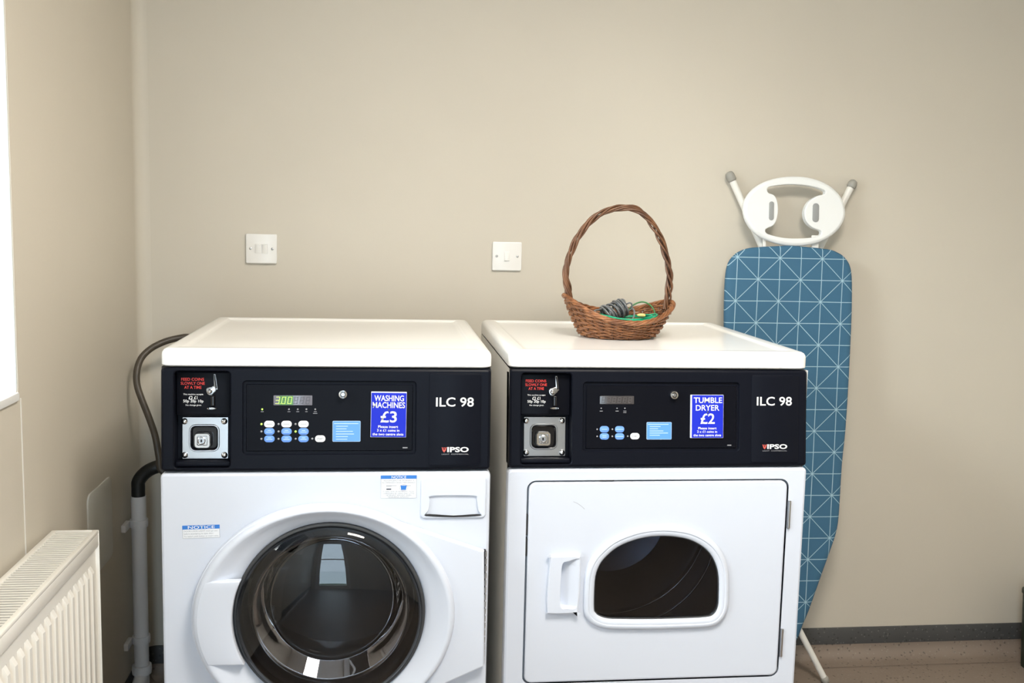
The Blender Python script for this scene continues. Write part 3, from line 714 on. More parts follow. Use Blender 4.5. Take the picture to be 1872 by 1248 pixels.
for k in range(3):
    t = math.radians(90+120*k+8); c = Vector((math.cos(t), math.sin(t))); sd = Vector((-c.y, c.x)); R0 = GR+0.058
    bm = B()
    ring_prev = None
    for dn in (-0.115, -0.13, -0.36, -0.385):
        kk = 0.45 if dn in (-0.115, -0.385) else 1.0
        pts = []
        for (a, hgt) in ((-0.038, -0.002), (-0.020, 0.045*kk), (0.0, 0.060*kk), (0.020, 0.045*kk), (0.038, -0.002)):
            q = c*(R0-hgt)+sd*a; pts.append(bm.verts.new(P_(GC[0]+q.x, GC[1]+q.y, dn)))
        if ring_prev:
            for i in range(4): bm.faces.new((ring_prev[i], ring_prev[i+1], pts[i+1], pts[i]))
        else: bm.faces.new(pts)
        ring_prev = pts
    bm.faces.new(ring_prev[::-1]); obj('drum_lifter', bm, 'drum_steel', drum, smooth=50)

# ------------------------------------------------------------------ tumble dryer
dry = machine_base('tumble_dryer', DX0, DYT, DYB, DYR, DZT, DZL, DZC, 'white coin tumble dryer with an arched window in its square door', 'tumble dryer')
PDF = Plane((DX0, DYB, 0), (1, 0, 0), (0, 0, 1))
dtl = PDF.uv(963.8, 877); dtr = PDF.uv(1443, 876); dbr = PDF.uv(1410, 1236.5); dbl = PDF.uv(957, 1100)
ds0 = dtl[0]; ds1 = dtr[0]; dz1 = (dtl[1]+dtr[1])/2; dz0 = dbr[1]
door_o = rrect(ds0, dz0, ds1, dz1, 0.020, 6)
cabinet(dry, DX0, DYB, DYR, DZL, DZC, door_o)
bm = B(); sweep(bm, PDF.p, door_o, [(0.0, -0.002), (0.0, -0.012), (0.02, -0.012)])
# inner bulkhead behind the door with the drum mouth
mouth = rrect(ds0+0.09, dz0+0.06, ds1-0.05, dz1-0.05, 0.12, 8)
face_holes(bm, PDF.p, door_o(0.02), [mouth(0)], -0.012); sweep(bm, PDF.p, mouth, [(0, -0.012), (0, -0.05)]); obj('bulkhead', bm, 'print_grey', dry, smooth=40)
con, bd, cp, coin = console(dry, PCD, HD, 0)
coin_parts(dry, PCD, coin)
a, b = PCD.uv(1232.8, 722, 0.006); key_lock(dry, PCD, a, b)
bw, bh = 0.0210, 0.0142
for i, u in enumerate((1104.8, 1132.7)):
    for j, v in enumerate((784.4, 797.4)):
        a, b = PCD.uv(u, v, NM); button(PCD, cp, a, b, bw, bh, 'button_blue', [(0.0018, .45), (-0.0018, .45)] if (i, j) == (0, 1) else [(0, .6 if i == 0 else .82)])
        a, b = PCD.uv(u-13.2, v, NM); led(PCD, cp, a, b, False, 0.0018)
a, b = PCD.uv(1160.6, 797, NM); button(PCD, cp, a, b, bw, bh, 'button_white', [])
text('START', PCD.p, (a-0.0065, b-0.0017, a+0.0065, b+0.0017), NM+0.0013, 'print_dark', cp, bold=0.01)
a, b = PCD.uv(1147.5, 797, NM); led(PCD, cp, a, b, False, 0.0018)
for u in (1099, 1128, 1142.3):
    a, b = PCD.uv(u, 746, NM); led(PCD, cp, a, b, False, 0.0015)
    for k in range(2 if u > 1140 else 1):
        bm = B(); slab(bm, PCD.p, rrect(a-0.0036, b-0.0068-k*0.0034, a+0.0036, b-0.0056-k*0.0034, 0.0003, 1), NM, NM+0.0003); obj('caption_print', bm, 'led_off', cp, smooth=0)
bx = bxy(PCD, 1329.5, 812.6, 1337, 814.4, NM); bm = B(); slab(bm, PCD.p, rrect(*bx, 0.0003, 1), NM, NM+0.0003); obj('caption_print', bm, 'led_off', cp, smooth=0)
display(dry, PCD, bxy(PCD, 1096.5, 723.5, 1159, 738.5, NM), None, 'display_face_dim', 'segment_dim')
blue_label(dry, PCD, bxy(PCD, 1182, 771.3, 1227.6, 803, NM), [(.05, .88), (.12, .56), (.12, .46), (.12, .67), (.12, .86), (.12, .53)])
badge_print(PCD, bd, bxy(PCD, 1383, 725, 1447, 741.3), bxy(PCD, 1402, 811.5, 1438.6, 820.2), bxy(PCD, 1393.4, 822.6, 1438.4, 824.6), bxy(PCD, 1393.4, 812, 1401.2, 820.8))
sg, PP = price_sign(dry, PCD, bxy(PCD, 1262.4, 721.5, 1322.4, 800.3, 0.001), [
    ('TUMBLE', .09, .81, .955, .94, .012), ('DRYER', .155, .635, .87, .765, .012), ('\u00a32', .30, .325, .735, .57, .014),
    ('Please insert', .235, .20, .79, .255, .012), ('2 x \u00a31 coins in', .20, .12, .81, .175, .012), ('the two centre slots', .09, .038, .93, .093, .012)], (.0030, .0006, .0006, .0008), 0.0)
s0, t0, s1, t1 = bxy(PCD, 1262.4, 721.5, 1322.4, 800.3, 0.001)
bm = B(); lathe(bm, PP, s0+(s1-s0)*.515, t0+(t1-t0)*.60, [(0.0019, 0.0012), (0.0017, 0.0024), (0.0003, 0.0026)], 12, cap=True); obj('sign_screw', bm, 'print_dark', sg)

# door leaf with the arched window
def dq(u, v, n=0.0): return PDF.uv(900+u/3.058, 840+v/3.058, n)
NW = 0.004
arch = [dq(u, v, NW) for u, v in ((568, 830), (569, 740), (576, 650), (600, 585), (640, 535), (700, 487), (780, 452), (860, 432), (940, 425), (1020, 429), (1100, 445), (1170, 480), (1220, 527), (1252, 590), (1266, 660), (1266, 760), (1262, 820), (1240, 862), (1195, 880), (1050, 887), (900, 891), (750, 891), (650, 888), (600, 874), (577, 855))]
arch = smooth_closed(arch, 3); AL = poly(arch)
leaf = rrect(ds0+0.004, dz0+0.004, ds1-0.004, dz1-0.004, 0.017, 6)
hb = bxy(PDF, 1000.5, 1015.5, 1061.5, 1122, 0.012)
s0, t0, s1, t1 = hb; hw_, hh_ = s1-s0, t1-t0
hp = poly(smooth_closed([(s0+hw_*.06, t1-hh_*.03), (s0+hw_*.04, t1-.001), (s0+hw_*.5, t1), (s0+hw_*.96, t1-.001), (s0+hw_*.985, t1-hh_*.04), (s1, t0+hh_*.5), (s0+hw_*.95, t0+hh_*.04), (s0+hw_*.92, t0+.001), (s0+hw_*.45, t0), (s0+hw_*.06, t0+.001), (s0+hw_*.02, t0+hh_*.04), (s0, t0+hh_*.4)], 3))
grip = [(s0+hw_*.44, t1-hh_*.13), (s0+hw_*.62, t1-hh_*.09), (s0+hw_*.92, t1-hh_*.05), (s0+hw_*.93, t1-hh_*.20), (s0+hw_*.92, t0+hh_*.3), (s0+hw_*.88, t0+hh_*.10), (s0+hw_*.60, t0+hh_*.09), (s0+hw_*.42, t0+hh_*.11), (s0+hw_*.39, t0+hh_*.35), (s0+hw_*.40, t0+hh_*.65)]
GL = poly(smooth_closed(grip, 3))
bm = B(); face_holes(bm, PDF.p, leaf(0.004), [AL(-0.012), GL(-0.001)], 0.002)
sweep(bm, PDF.p, leaf, [(0.004, 0.002), (0.001, 0.001), (0.0, -0.002), (0.0, -0.010)])
ddoor = obj('door', bm, 'white_enamel_daylit', dry, smooth=35)
bm = B(); sweep(bm, PDF.p, AL, [(-0.0245, 0.001), (-0.0235, 0.006), (-0.0205, 0.0095), (-0.014, 0.011), (-0.0125, 0.0105), (-0.012, 0.0095), (-0.011, 0.0098), (-0.003, 0.0085), (-0.0005, 0.006), (0.0, 0.001), (0.0, -0.01)]); wf = obj('window_frame', bm, 'white_plastic', ddoor, smooth=50)
bm = B(); sweep(bm, PDF.p, AL, [(-0.0005, 0.003), (0.0012, 0.0035), (0.0022, 0.002)]); obj('window_seal', bm, 'rubber', ddoor, smooth=50)
bm = B(); slab(bm, PDF.p, poly(AL(0.001)), -0.003, 0.0015); obj('door_glass', bm, 'dryer_glass', ddoor, smooth=0)
# handle: proud plate with a scooped grip
bm = B(); face_holes(bm, PDF.p, hp(0.003), [GL(0)], 0.013); sweep(bm, PDF.p, hp, [(0.003, 0.013), (0.0008, 0.012), (0, 0.0095), (-0.001, 0.001)]); hd = obj('door_handle', bm, 'white_plastic', ddoor, smooth=40)
gx0, gx1 = s0+hw_*.39, s0+hw_*.93
def PG(a, b, n):
    k = min(max((a-gx0)/(gx1-gx0), 0), 1); return PDF.p(a, b, 0.013-n*(0.0215*(1-k)**1.3+0.0008))
bm = B(); sweep(bm, PG, GL, [(0, 0), (0.0015, 0.8), (0.004, 1.0)], cap1=True); obj('grip_scoop', bm, 'white_plastic', ddoor, smooth=50)
for u, v0, v1 in ((1441.5, 915, 966), (1427.5, 1149, 1200)):
    bx = bxy(PDF, u-1.5, v0, u+3.5, v1, 0.002); bm = B(); slab(bm, PDF.p, rrect(*bx, 0.001, 2), -0.006, 0.004, 0.001); hg = obj('hinge', bm, 'steel', dry, smooth=40)
    bm = B(); tube(bm, [PDF.p(bx[0]+0.002, bx[1]+0.002, 0.004), PDF.p(bx[0]+0.002, bx[3]-0.002, 0.004)], 0.0016, 8); obj('hinge_pin', bm, 'steel', hg)
for px in ((961.6, 941, 966.0, 978), (961.0, 984, 965.4, 1016), (1097, 876.2, 1123, 879.2)):
    bx = bxy(PDF, *px, 0.0); bm = B(); slab(bm, PDF.p, rrect(*bx, 0.0006, 1), -0.011, -0.0005); obj('vent_slot', bm, 'dark_gap', dry, smooth=0)
pts = [dq(*q) for q in ((452, 233), (475, 243), (497, 258), (515, 275))]
bm = B(); tube(bm, [PDF.p(a, b, 0.0021) for a, b in smooth_open([Vector(q) for q in pts], 3)], 0.0004, 5); obj('scratch', bm, 'led_off', ddoor)
# drum behind the window
dc = ((ds0+ds1)/2-0.01, (dz0+dz1)/2+0.02); P_ = PDF.p
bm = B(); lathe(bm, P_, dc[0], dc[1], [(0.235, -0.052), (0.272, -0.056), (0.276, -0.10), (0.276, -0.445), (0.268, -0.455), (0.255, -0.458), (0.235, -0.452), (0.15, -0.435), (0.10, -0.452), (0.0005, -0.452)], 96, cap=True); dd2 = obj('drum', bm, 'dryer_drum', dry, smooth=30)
for rr_, dn, th_ in ((0.276, -0.445, 0.0030), (0.268, -0.430, 0.0024), (0.248, -0.300, 0.0040), (0.243, -0.288, 0.0022)):
    bm = B(); tube(bm, [P_(dc[0]+rr_*math.cos(2*PI*k/120), dc[1]+rr_*math.sin(2*PI*k/120), dn) for k in range(120)], th_, 8, closed=True); obj('drum_bead', bm, 'chrome', dd2, smooth=60)
for t in (math.radians(125), math.radians(215)):
    c = Vector((math.cos(t), math.sin(t))); sd = Vector((-c.y, c.x)); R0 = 0.276
    bm = B(); prev = None
    for dn in (-0.09, -0.10, -0.43, -0.44):
        pts = []
        for (a, hgt) in ((-0.022, -0.002), (-0.010, 0.06), (0.010, 0.06), (0.022, -0.002)):
            q = c*(R0-hgt)+sd*a; pts.append(bm.verts.new(P_(dc[0]+q.x, dc[1]+q.y, dn)))
        if prev:
            for i in range(3): bm.faces.new((prev[i], prev[i+1], pts[i+1], pts[i]))
        else: bm.faces.new(pts)
        prev = pts
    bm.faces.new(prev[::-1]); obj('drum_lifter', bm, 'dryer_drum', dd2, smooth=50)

# ================================================================== wall switches
def switch(px, rockers, label, thick):
    s0, t0, s1, t1 = bxy(PB, *px, 0.008); cs, ct = (s0+s1)/2, (t0+t1)/2; hw = 0.043
    r = thing('light_switch', PB.p(cs, ct-hw, 0), label, 'switch')
    bm = B(); slab(bm, PB.p, rrect(cs-hw, ct-hw*.97, cs+hw, ct+hw*.97, 0.004, 4), 0.0, thick, 0.0018); obj('plate', bm, 'switch_plastic', r, smooth=40)
    for dx, up in rockers:
        bm = B(); L = rrect(cs+dx-0.008, ct-0.0135, cs+dx+0.008, ct+0.0135, 0.0012, 2)
        def PK(a, b, n):
            k = (b-ct)/0.0135*up; return PB.p(a, b, thick+n*(0.0028+0.0022*k))
        sweep(bm, PK, L, [(-0.001, -0.1), (-0.0008, 0.05), (0.0, 0.06), (0.0002, 0.8), (0.001, 1.0)], cap1=True); obj('rocker', bm, 'switch_plastic', r, smooth=40)
        bm = B(); F_ = rrect(cs+dx-0.0095, ct-0.0152, cs+dx+0.0095, ct+0.0152, 0.0016, 2)
        face_holes(bm, PB.p, F_(0), [L(-0.0004)], thick+0.0004); sweep(bm, PB.p, F_, [(0, thick-0.001), (0, thick+0.0004)]); obj('rocker_frame', bm, 'cap_grey' if False else 'switch_plastic', r, smooth=0)
    for dx in (-0.0305, 0.0305):
        bm = B(); lathe(bm, PB.p, cs+dx, ct, [(0.0038, thick-0.0006), (0.0038, thick+0.0002), (0.0032, thick+0.0002), (0.0028, thick-0.0005)], 16); obj('screw_recess', bm, 'cap_grey', r)
        bm = B(); lathe(bm, PB.p, cs+dx, ct, [(0.0030, thick-0.0006), (0.0030, thick+0.0004), (0.002, thick+0.0009), (0.0002, thick+0.0011)], 16, cap=True); obj('screw', bm, 'steel', r)
switch((449, 427.5, 507, 481.5), ((-0.0095, 1), (0.0095, 1)), 'square white wall switch with two rockers above the washing machine', 0.010)
switch((901, 442, 952.5, 494.5), ((0.0, -1),), 'square white wall switch with a single rocker beside the basket', 0.010)

# ================================================================== ironing board
bz0 = 0.0
PI_ = Plane((1.60, 0.652, 0.0), (1, 0, 0), (0, 0.090, 1.0))
iron = thing('ironing_board', (1.62, 0.66, 0.0), 'folded ironing board with a blue line-patterned cover leaning on the wall', 'ironing board')
def iz(u, v, n=0.0): return PI_.uv(1290+u/3.565, 290+v/3.565, n)
right = [PI_.uv(u, v, 0.012) for u, v in ((1458, 450.4), (1514.4, 455), (1533, 461), (1545, 469), (1555, 483.5), (1559, 505), (1559.5, 545), (1558, 600), (1552.5, 712), (1547, 792), (1541, 850), (1535.5, 940), (1530, 975), (1520, 1005), (1505, 1047), (1480, 1117), (1469, 1143))]
lft = PI_.uv(1326.3, 560, 0.012)[0]; rgt = PI_.uv(1559.3, 560, 0.012)[0]; axs = (lft+rgt)/2
rt = [(a-axs, b) for a, b in right]
rt = [(0.0, rt[0][1]+0.003)]+[(max(a, 0.012), b) for a, b in rt]
rt[1] = (rt[1][0], rt[1][1]+0.002)
last = rt[-1]
rt += [(last[0]*0.80, last[1]-0.035), (last[0]*0.50, last[1]-0.062), (last[0]*0.2, last[1]-0.074)]
out = [(axs+a, b) for a, b in rt]+[(axs-a, b) for a, b in reversed(rt[1:])]
BL = poly(smooth_closed(out, 3))
bm = B(); sweep(bm, PI_.p, BL, [(0.012, -0.012), (0.002, -0.010), (0.0, -0.002), (0.0, 0.004), (0.002, 0.009), (0.008, 0.0125), (0.02, 0.0135)], cap0=True, cap1=True)
# the cover cloth: fine pale lines, a square grid with diagonals through every other crossing
m = bpy.data.materials.new('cover_cloth'); m.use_nodes = True; nt = m.node_tree; bs = nt.nodes['Principled BSDF']; MATS['cover_cloth'] = m
bs.inputs['Roughness'].default_value = 0.75
tc = nt.nodes.new('ShaderNodeTexCoord'); sx = nt.nodes.new('ShaderNodeSeparateXYZ'); nt.links.new(tc.outputs['Object'], sx.inputs[0])
star = PI_.uv(1422.4, 550.9, 0.013); starw = PI_.p(star[0], star[1], 0.013)-Vector((1.62, 0.66, 0.0))
pitch = (PI_.uv(1499.6, 552.3, 0.013)[0]-star[0])/2; pitch_t = pitch*1.0
tz = PI_.T.z
def M(op, a, b=None, v=None):
    nd = nt.nodes.new('ShaderNodeMath'); nd.operation = op
    for i, q in enumerate((a, b)):
        if q is None: continue
        if isinstance(q, (int, float)): nd.inputs[i].default_value = q
        else: nt.links.new(q, nd.inputs[i])
    return nd.outputs[0]
X = M('DIVIDE', M('SUBTRACT', sx.outputs[0], starw.x), pitch); Z = M('DIVIDE', M('SUBTRACT', sx.outputs[2], starw.z), pitch*0.981*tz)
nz = nt.nodes.new('ShaderNodeTexNoise'); nz.inputs['Scale'].default_value = 2.2; nt.links.new(tc.outputs['Object'], nz.inputs['Vector'])
wob = M('MULTIPLY', M('SUBTRACT', nz.outputs['Fac'], 0.5), 0.10)
X = M('ADD', M('SUBTRACT', X, M('MULTIPLY', Z, 0.028)), wob); Z = M('ADD', Z, wob)
lw = 0.0011/pitch
def line(e, period, width):
    f = M('ABSOLUTE', M('SUBTRACT', M('FRACT', M('ADD', M('DIVIDE', e, period), 0.5)), 0.5)); return M('LESS_THAN', M('MULTIPLY', f, period), width)
tot = M('MAXIMUM', line(X, 1.0, lw), line(Z, 1.0, lw))
dg = M('MAXIMUM', line(M('ADD', X, Z), 2.0, lw*1.25), line(M('SUBTRACT', X, Z), 2.0, lw*1.25))
tot = M('MAXIMUM', tot, dg)
mx = nt.nodes.new('ShaderNodeMix'); mx.data_type = 'RGBA'; nt.links.new(M('MULTIPLY', tot, 0.75), mx.inputs['Factor'])
mx.inputs['A'].default_value = (0.037, 0.125, 0.218, 1); mx.inputs['B'].default_value = (0.42, 0.62, 0.72, 1); nt.links.new(mx.outputs['Result'], bs.inputs['Base Color'])
nb = nt.nodes.new('ShaderNodeTexNoise'); nb.inputs['Scale'].default_value = 900; nt.links.new(tc.outputs['Object'], nb.inputs['Vector'])
bp = nt.nodes.new('ShaderNodeBump'); bp.inputs['Strength'].default_value = 0.15; bp.inputs['Distance'].default_value = 0.001; nt.links.new(nb.outputs['Fac'], bp.inputs['Height']); nt.links.new(bp.outputs['Normal'], bs.inputs['Normal'])
obj('cover', bm, 'cover_cloth', iron, smooth=50)
bm = B(); sweep(bm, PI_.p, BL, [(0.014, -0.011), (0.014, -0.020), (0.018, -0.022)], cap0=True, cap1=True); obj('board_frame', bm, 'leg_white', iron, smooth=40)
# iron rest
NR = -0.002
rest_o = [iz(u, v, 0.01) for u, v in ((245, 330), (262, 255), (310, 195), (380, 152), (470, 124), (570, 114), (670, 121), (770, 152), (845, 202), (895, 268), (913, 345), (898, 415), (850, 480), (775, 532), (690, 560), (590, 570), (490, 560), (390, 528), (315, 480), (262, 408))]
rest_h = [iz(u, v, 0.01) for u, v in ((405, 188), (480, 173), (570, 168), (680, 179), (768, 206), (771, 232), (725, 243), (672, 278), (644, 328), (641, 372), (658, 418), (698, 452), (748, 470), (742, 500), (690, 514), (600, 520), (500, 515), (402, 490), (387, 466), (402, 452), (440, 434), (462, 392), (470, 330), (462, 270), (440, 236), (405, 222))]
RO = poly(smooth_closed(rest_o, 3)); RH = poly(smooth_closed(rest_h, 3))
bm = B(); face_holes(bm, PI_.p, RO(0.010), [RH(-0.0025)], 0.0145); face_holes(bm, PI_.p, RO(0.002), [RH(0)], -0.004)
sweep(bm, PI_.p, RO, [(0.010, 0.0145), (0.004, 0.0125), (0.0008, 0.008), (0.0, 0.003), (0.002, -0.004)]); sweep(bm, PI_.p, RH, [(-0.0025, 0.0145), (-0.0006, 0.0135), (0.0, 0.011), (0.0, -0.004)])
rest = obj('iron_rest', bm, 'rest_plastic', iron, smooth=45)
for (u, v, w_) in ((428, 340, 17), (717, 352, 22)):
    a = iz(u-w_, v+61, 0.014); b = iz(u+w_, v-61, 0.014); bm = B(); slab(bm, PI_.p, rrect(a[0], a[1], b[0], b[1], (b[0]-a[0])*.48, 5), 0.012, 0.0165, 0.001); obj('grip_pad', bm, 'pad_grey', rest, smooth=40)
for u0, u1, v0, v1 in ((372, 392, 500, 600), (690, 735, 500, 600)):
    a = iz(u0, v1, -0.006); b = iz(u1, v0, -0.006); bm = B(); slab(bm, PI_.p, rrect(a[0], a[1]-0.03, b[0], b[1], 0.002, 2), -0.010, -0.003, 0.001); obj('rest_bracket', bm, 'leg_white', iron, smooth=40)
def leg(p0, p1, r, capd):
    bm = B(); tube(bm, [p0, p1], r, 14); lg = obj('leg', bm, 'leg_white', iron)
    d_ = (p1-p0).normalized(); bm = B(); q = p1-d_*0.004
    pts = [q, q+d_*0.004, q+d_*(capd-0.010), q+d_*(capd-0.003), q+d_*capd]; rr = [r*1.05, r*1.3, r*1.28, r*1.0, r*0.5]
    tube(bm, pts, lambda i: rr[i], 16); obj('foot_cap', bm, 'cap_grey', lg, smooth=60); return lg
NL = -0.030
a0 = iz(365, 568, NL); a1 = iz(172, 138, NL); leg(PI_.p(a0[0]+(a0[0]-a1[0])*2.2, a0[1]+(a0[1]-a1[1])*2.2, NL), PI_.p(*a1, NL), 0.0105, 0.030)
b0 = iz(845, 390, NL); b1 = iz(948, 183, NL); leg(PI_.p(b0[0]+(b0[0]-b1[0])*4.4, b0[1]+(b0[1]-b1[1])*4.4, NL-0.022), PI_.p(*b1, NL), 0.0105, 0.026)
NL2 = -0.012
c1 = PI_.uv(1506.5, 1239, NL2); c0 = PI_.uv(1466, 1158, NL2)
leg(PI_.p(c0[0]+(c0[0]-c1[0])*1.2, c0[1]+(c0[1]-c1[1])*1.2, NL2-0.022), PI_.p(*c1, NL2), 0.0095, 0.022)
c2 = (2*axs-c1[0]-0.01, c1[1]); c3 = (2*axs-c0[0]-0.01, c0[1])
leg(PI_.p(c3[0]+(c3[0]-c2[0])*1.2, c3[1]+(c3[1]-c2[1])*1.2, NL2-0.024), PI_.p(*c2, NL2-0.003), 0.0095, 0.022)

# ================================================================== wicker basket with its contents
KC = Vector((1.040, 0.385, DZT-0.0045))
bask = thing('wicker_basket', KC, 'brown wicker basket with a tall hoop handle on the tumble dryer', 'basket')
RA, RB, BA, BB = 0.137, 0.126, 0.090, 0.084
def rim_z(t):
    c = math.cos(t); base = 0.046+0.048*abs(c)**2.2
    return base + (-0.006*c) + 0.009*max(0.0, math.sin(t))
def wall(t, h):
    """point of the basket side at angle t, height share h"""
    k = h**0.75; x = (BA+(RA-BA)*k)*math.cos(t); y = (BB+(RB-BB)*k)*math.sin(t)
    return Vector((x-0.0, y, 0.003+(rim_z(t)-0.003)*h))
NS = 30
rows = 13
bm = B()
for r in range(rows):
    h = (r+0.5)/rows; pts = []; rad = []
    nseg = NS*4
    for i in range(nseg):
        t = 2*PI*i/nseg; p = wall(t, h); out_ = Vector((math.cos(t)*BB, math.sin(t)*BA, 0)).normalized()
        off = 0.0036*math.cos(PI*i/4*1.0 + PI*r)
        pts.append(KC+p+out_*off+Vector((0, 0, random.uniform(-.0010, .0010)))); rad.append(max(0.0017, min(0.0033, (rim_z(t)-0.003)/rows*0.50)))
    tube(bm, pts, lambda i: rad[i], 6, closed=True)
obj('woven_side', bm, 'wicker', bask, smooth=60)['kind'] = 'stuff'
for i in range(NS):
    t = 2*PI*i/NS; bm = B(); tube(bm, [KC+wall(t, h) for h in (0.0, .2, .4, .6, .8, 1.0)], 0.0021, 6); obj('stake', bm, 'wicker_dark', bask)
bm = B()
for r in range(1, 11):
    k = r/10.5; tube(bm, [KC+Vector((BA*k*math.cos(2*PI*i/60), BB*k*math.sin(2*PI*i/60), 0.0035+0.001*math.cos(PI*i/2+PI*r))) for i in range(60)], 0.0036, 6, closed=True)
obj('woven_base', bm, 'wicker', bask, smooth=60)['kind'] = 'stuff'
for s in range(4):      # plaited rim
    bm = B(); pts = []
    for i in range(160):
        t = 2*PI*i/160; ph = 11*t+s*PI/2; p = wall(t, 1.0); out_ = Vector((math.cos(t), math.sin(t), 0))
        pts.append(KC+p+out_*(0.0038*math.cos(ph)+0.001)+Vector((0, 0, 0.0036*math.sin(ph)+0.001)))
    tube(bm, pts, 0.0029, 7, closed=True); obj('rim_strand', bm, 'wicker', bask, smooth=60)
HP = [(-0.124, 0.0, 0.070), (-0.128, 0, 0.110), (-0.1355, 0, 0.150), (-0.130, 0, 0.195), (-0.108, 0, 0.250), (-0.070, 0, 0.298), (-0.020, 0, 0.323), (0.030, 0, 0.324), (0.072, 0, 0.296), (0.102, 0, 0.252), (0.122, 0, 0.200), (0.130, 0, 0.150), (0.129, 0, 0.110), (0.124, 0, 0.070)]
path = smooth_open([Vector(p) for p in HP], 8); npth = len(path)
for s in range(5):
    bm = B(); pts = []
    for i, p in enumerate(path):
        t = (path[min(i+1, npth-1)]-path[max(i-1, 0)]).normalized(); u_ = t.cross(Vector((0, 1, 0))).normalized(); w_ = Vector((0, 1, 0))
        ph = 2*PI*i/npth*4.2+s*2*PI/5+0.5*math.sin(i*0.13+s); rr = 0.0058*(1+0.34*math.sin(i*0.21+s*1.7))
        pts.append(KC+p+(u_*math.cos(ph)+w_*math.sin(ph))*rr)
    ra = 0.0026+0.0005*(s % 3); tube(bm, pts, lambda i: ra*(1+0.10*math.sin(i*.5+s)), 8); obj('handle_rod', bm, 'wicker_dark', bask, smooth=60)
def cable_label(name, bm, m, at, label, cat, smooth=60): return tag(obj(name, bm, m, None, smooth=smooth, at=at), label, cat)
# grey cable wound into a hank
hc = KC+Vector((-0.012, -0.010, 0.066)); bm = B(); ax = Vector((0.90, 0.25, 0.36)).normalized(); e1 = ax.cross(Vector((0, 0, 1))).normalized(); e2 = ax.cross(e1)
pts = []
for i in range(900):
    t = i/900; ph = 2*PI*t*21; la_ = 0.026*math.sin(2*PI*t*3.3+0.6)+0.003*math.sin(t*90)
    rr = 0.019+0.0035*math.sin(t*37)+0.003*math.sin(t*11); tilt = 0.40*math.sin(2*PI*t*1.7)
    pts.append(hc+ax*(la_+math.sin(ph)*0.016*tilt)+(e1*math.cos(ph)*1.15+e2*math.sin(ph)*0.95)*rr)
tube(bm, pts, 0.0022, 7)
gc = thing('cable_bundle', hc-Vector((0, 0, 0.03)), 'grey cable wound into a hank in the wicker basket', 'cable')
obj('wound_cable', bm, 'grey_cable', gc, smooth=60)
bm = B(); tube(bm, smooth_open([hc+Vector(q) for q in ((-0.03, -0.012, 0.006), (-0.045, -0.02, 0.004), (-0.058, -0.035, 0.001), (-0.040, -0.060, -0.012), (-0.005, -0.075, -0.022), (0.03, -0.06, -0.018), (0.045, -0.03, 0.0), (0.04, -0.01, 0.012))], 8), 0.0021, 7); obj('loose_end', bm, 'grey_cable', gc, smooth=60)
bm = B(); tube(bm, smooth_open([hc+Vector(q) for q in ((0.026, -0.01, 0.016), (0.034, -0.016, 0.022), (0.041, -0.016, 0.018), (0.040, -0.014, 0.006), (0.028, -0.012, 0.0))], 8), 0.0021, 7); obj('loose_end', bm, 'grey_cable', gc, smooth=60)
# green line coiled over the inside
gk = KC+Vector((0.026, -0.032, 0.042))
gt_ = thing('clothes_line', KC+Vector((0.02, 0, 0.006)), 'green plastic clothes line coiled inside the wicker basket', 'rope')
bm = B(); pts = []
for i in range(420):
    t = i/420; ph = 2*PI*t*7; rx_ = 0.066+0.012*math.sin(t*23); ry_ = 0.044+0.008*math.sin(t*17)
    pts.append(gk+Vector((rx_*math.cos(ph)-0.008, ry_*math.sin(ph), 0.009*math.sin(t*31)+0.005*math.cos(ph*2)+0.004)))
tube(bm, pts, 0.0021, 7); obj('coil', bm, 'green_line', gt_, smooth=60)
bm = B(); tube(bm, smooth_open([KC+Vector(q) for q in ((0.012, 0.0, 0.045), (0.024, 0.005, 0.062), (0.042, 0.010, 0.080), (0.066, 0.010, 0.088), (0.086, 0.0, 0.078), (0.095, -0.012, 0.056), (0.088, -0.03, 0.042))], 8), 0.0019, 7); obj('loop', bm, 'green_dark', gt_, smooth=60)
bm = B(); tube(bm, smooth_open([KC+Vector(q) for q in ((-0.075, -0.055, 0.062), (-0.05, -0.080, 0.056), (-0.015, -0.095, 0.047), (0.03, -0.098, 0.046), (0.07, -0.085, 0.050), (0.09, -0.06, 0.054))], 8), 0.0025, 7); obj('loop', bm, 'green_line', gt_, smooth=60)
bm = B(); tube(bm, [KC+Vector(q) for q in ((0.034, -0.066, 0.061), (0.040, -0.068, 0.0615), (0.049, -0.070, 0.061), (0.053, -0.071, 0.060))], lambda i: (0.0025, 0.0042, 0.0042, 0.0025)[i], 12); obj('end_cap', bm, 'yellow_plastic', gt_, smooth=60)

# ================================================================== radiator under the window
RX0, RX1, RY0, RY1, RZ0, RZ1 = XL+0.012, -0.132, -1.10, 0.018, 0.135, 0.706
rad = thing('radiator', (RX1-0.05, (RY0+RY1)/2, RZ0), 'white ribbed panel radiator with a slatted top grille on the wall', 'radiator')
PRF = Plane((RX1, 0, 0), (0, 1, 0), (0, 0, 1))      # N = +x
bm = B(); ny = 0; ys = []; y = RY1-0.012
zs = [RZ0, RZ0+0.05, RZ0+0.066, RZ1-0.078, RZ1-0.064, RZ1-0.034]
grid = []
pitch_r = 0.0333; steps = [(0, 0), (.22, 0), (.34, 1), (.72, 1), (.84, 0)]
yy = RY1-0.028
while yy > RY0+0.03:
    for f_, d_ in steps: ys.append((yy-f_*pitch_r, d_))
    yy -= pitch_r
ys = [(RY1, 0)]+ys+[(RY0, 0)]
for (yv, d_) in ys:
    grid.append([bm.verts.new((RX1-0.007+(0.007*d_ if 1 < k < 4 and k in (2, 3) else 0), yv, z)) for k, z in enumerate(zs)])
for g0, g1 in zip(grid, grid[1:]):
    for k in range(len(zs)-1): bm.faces.new((g0[k], g0[k+1], g1[k+1], g1[k]))
obj('front_panel', bm, 'radiator_white', rad, smooth=25, recalc=False)
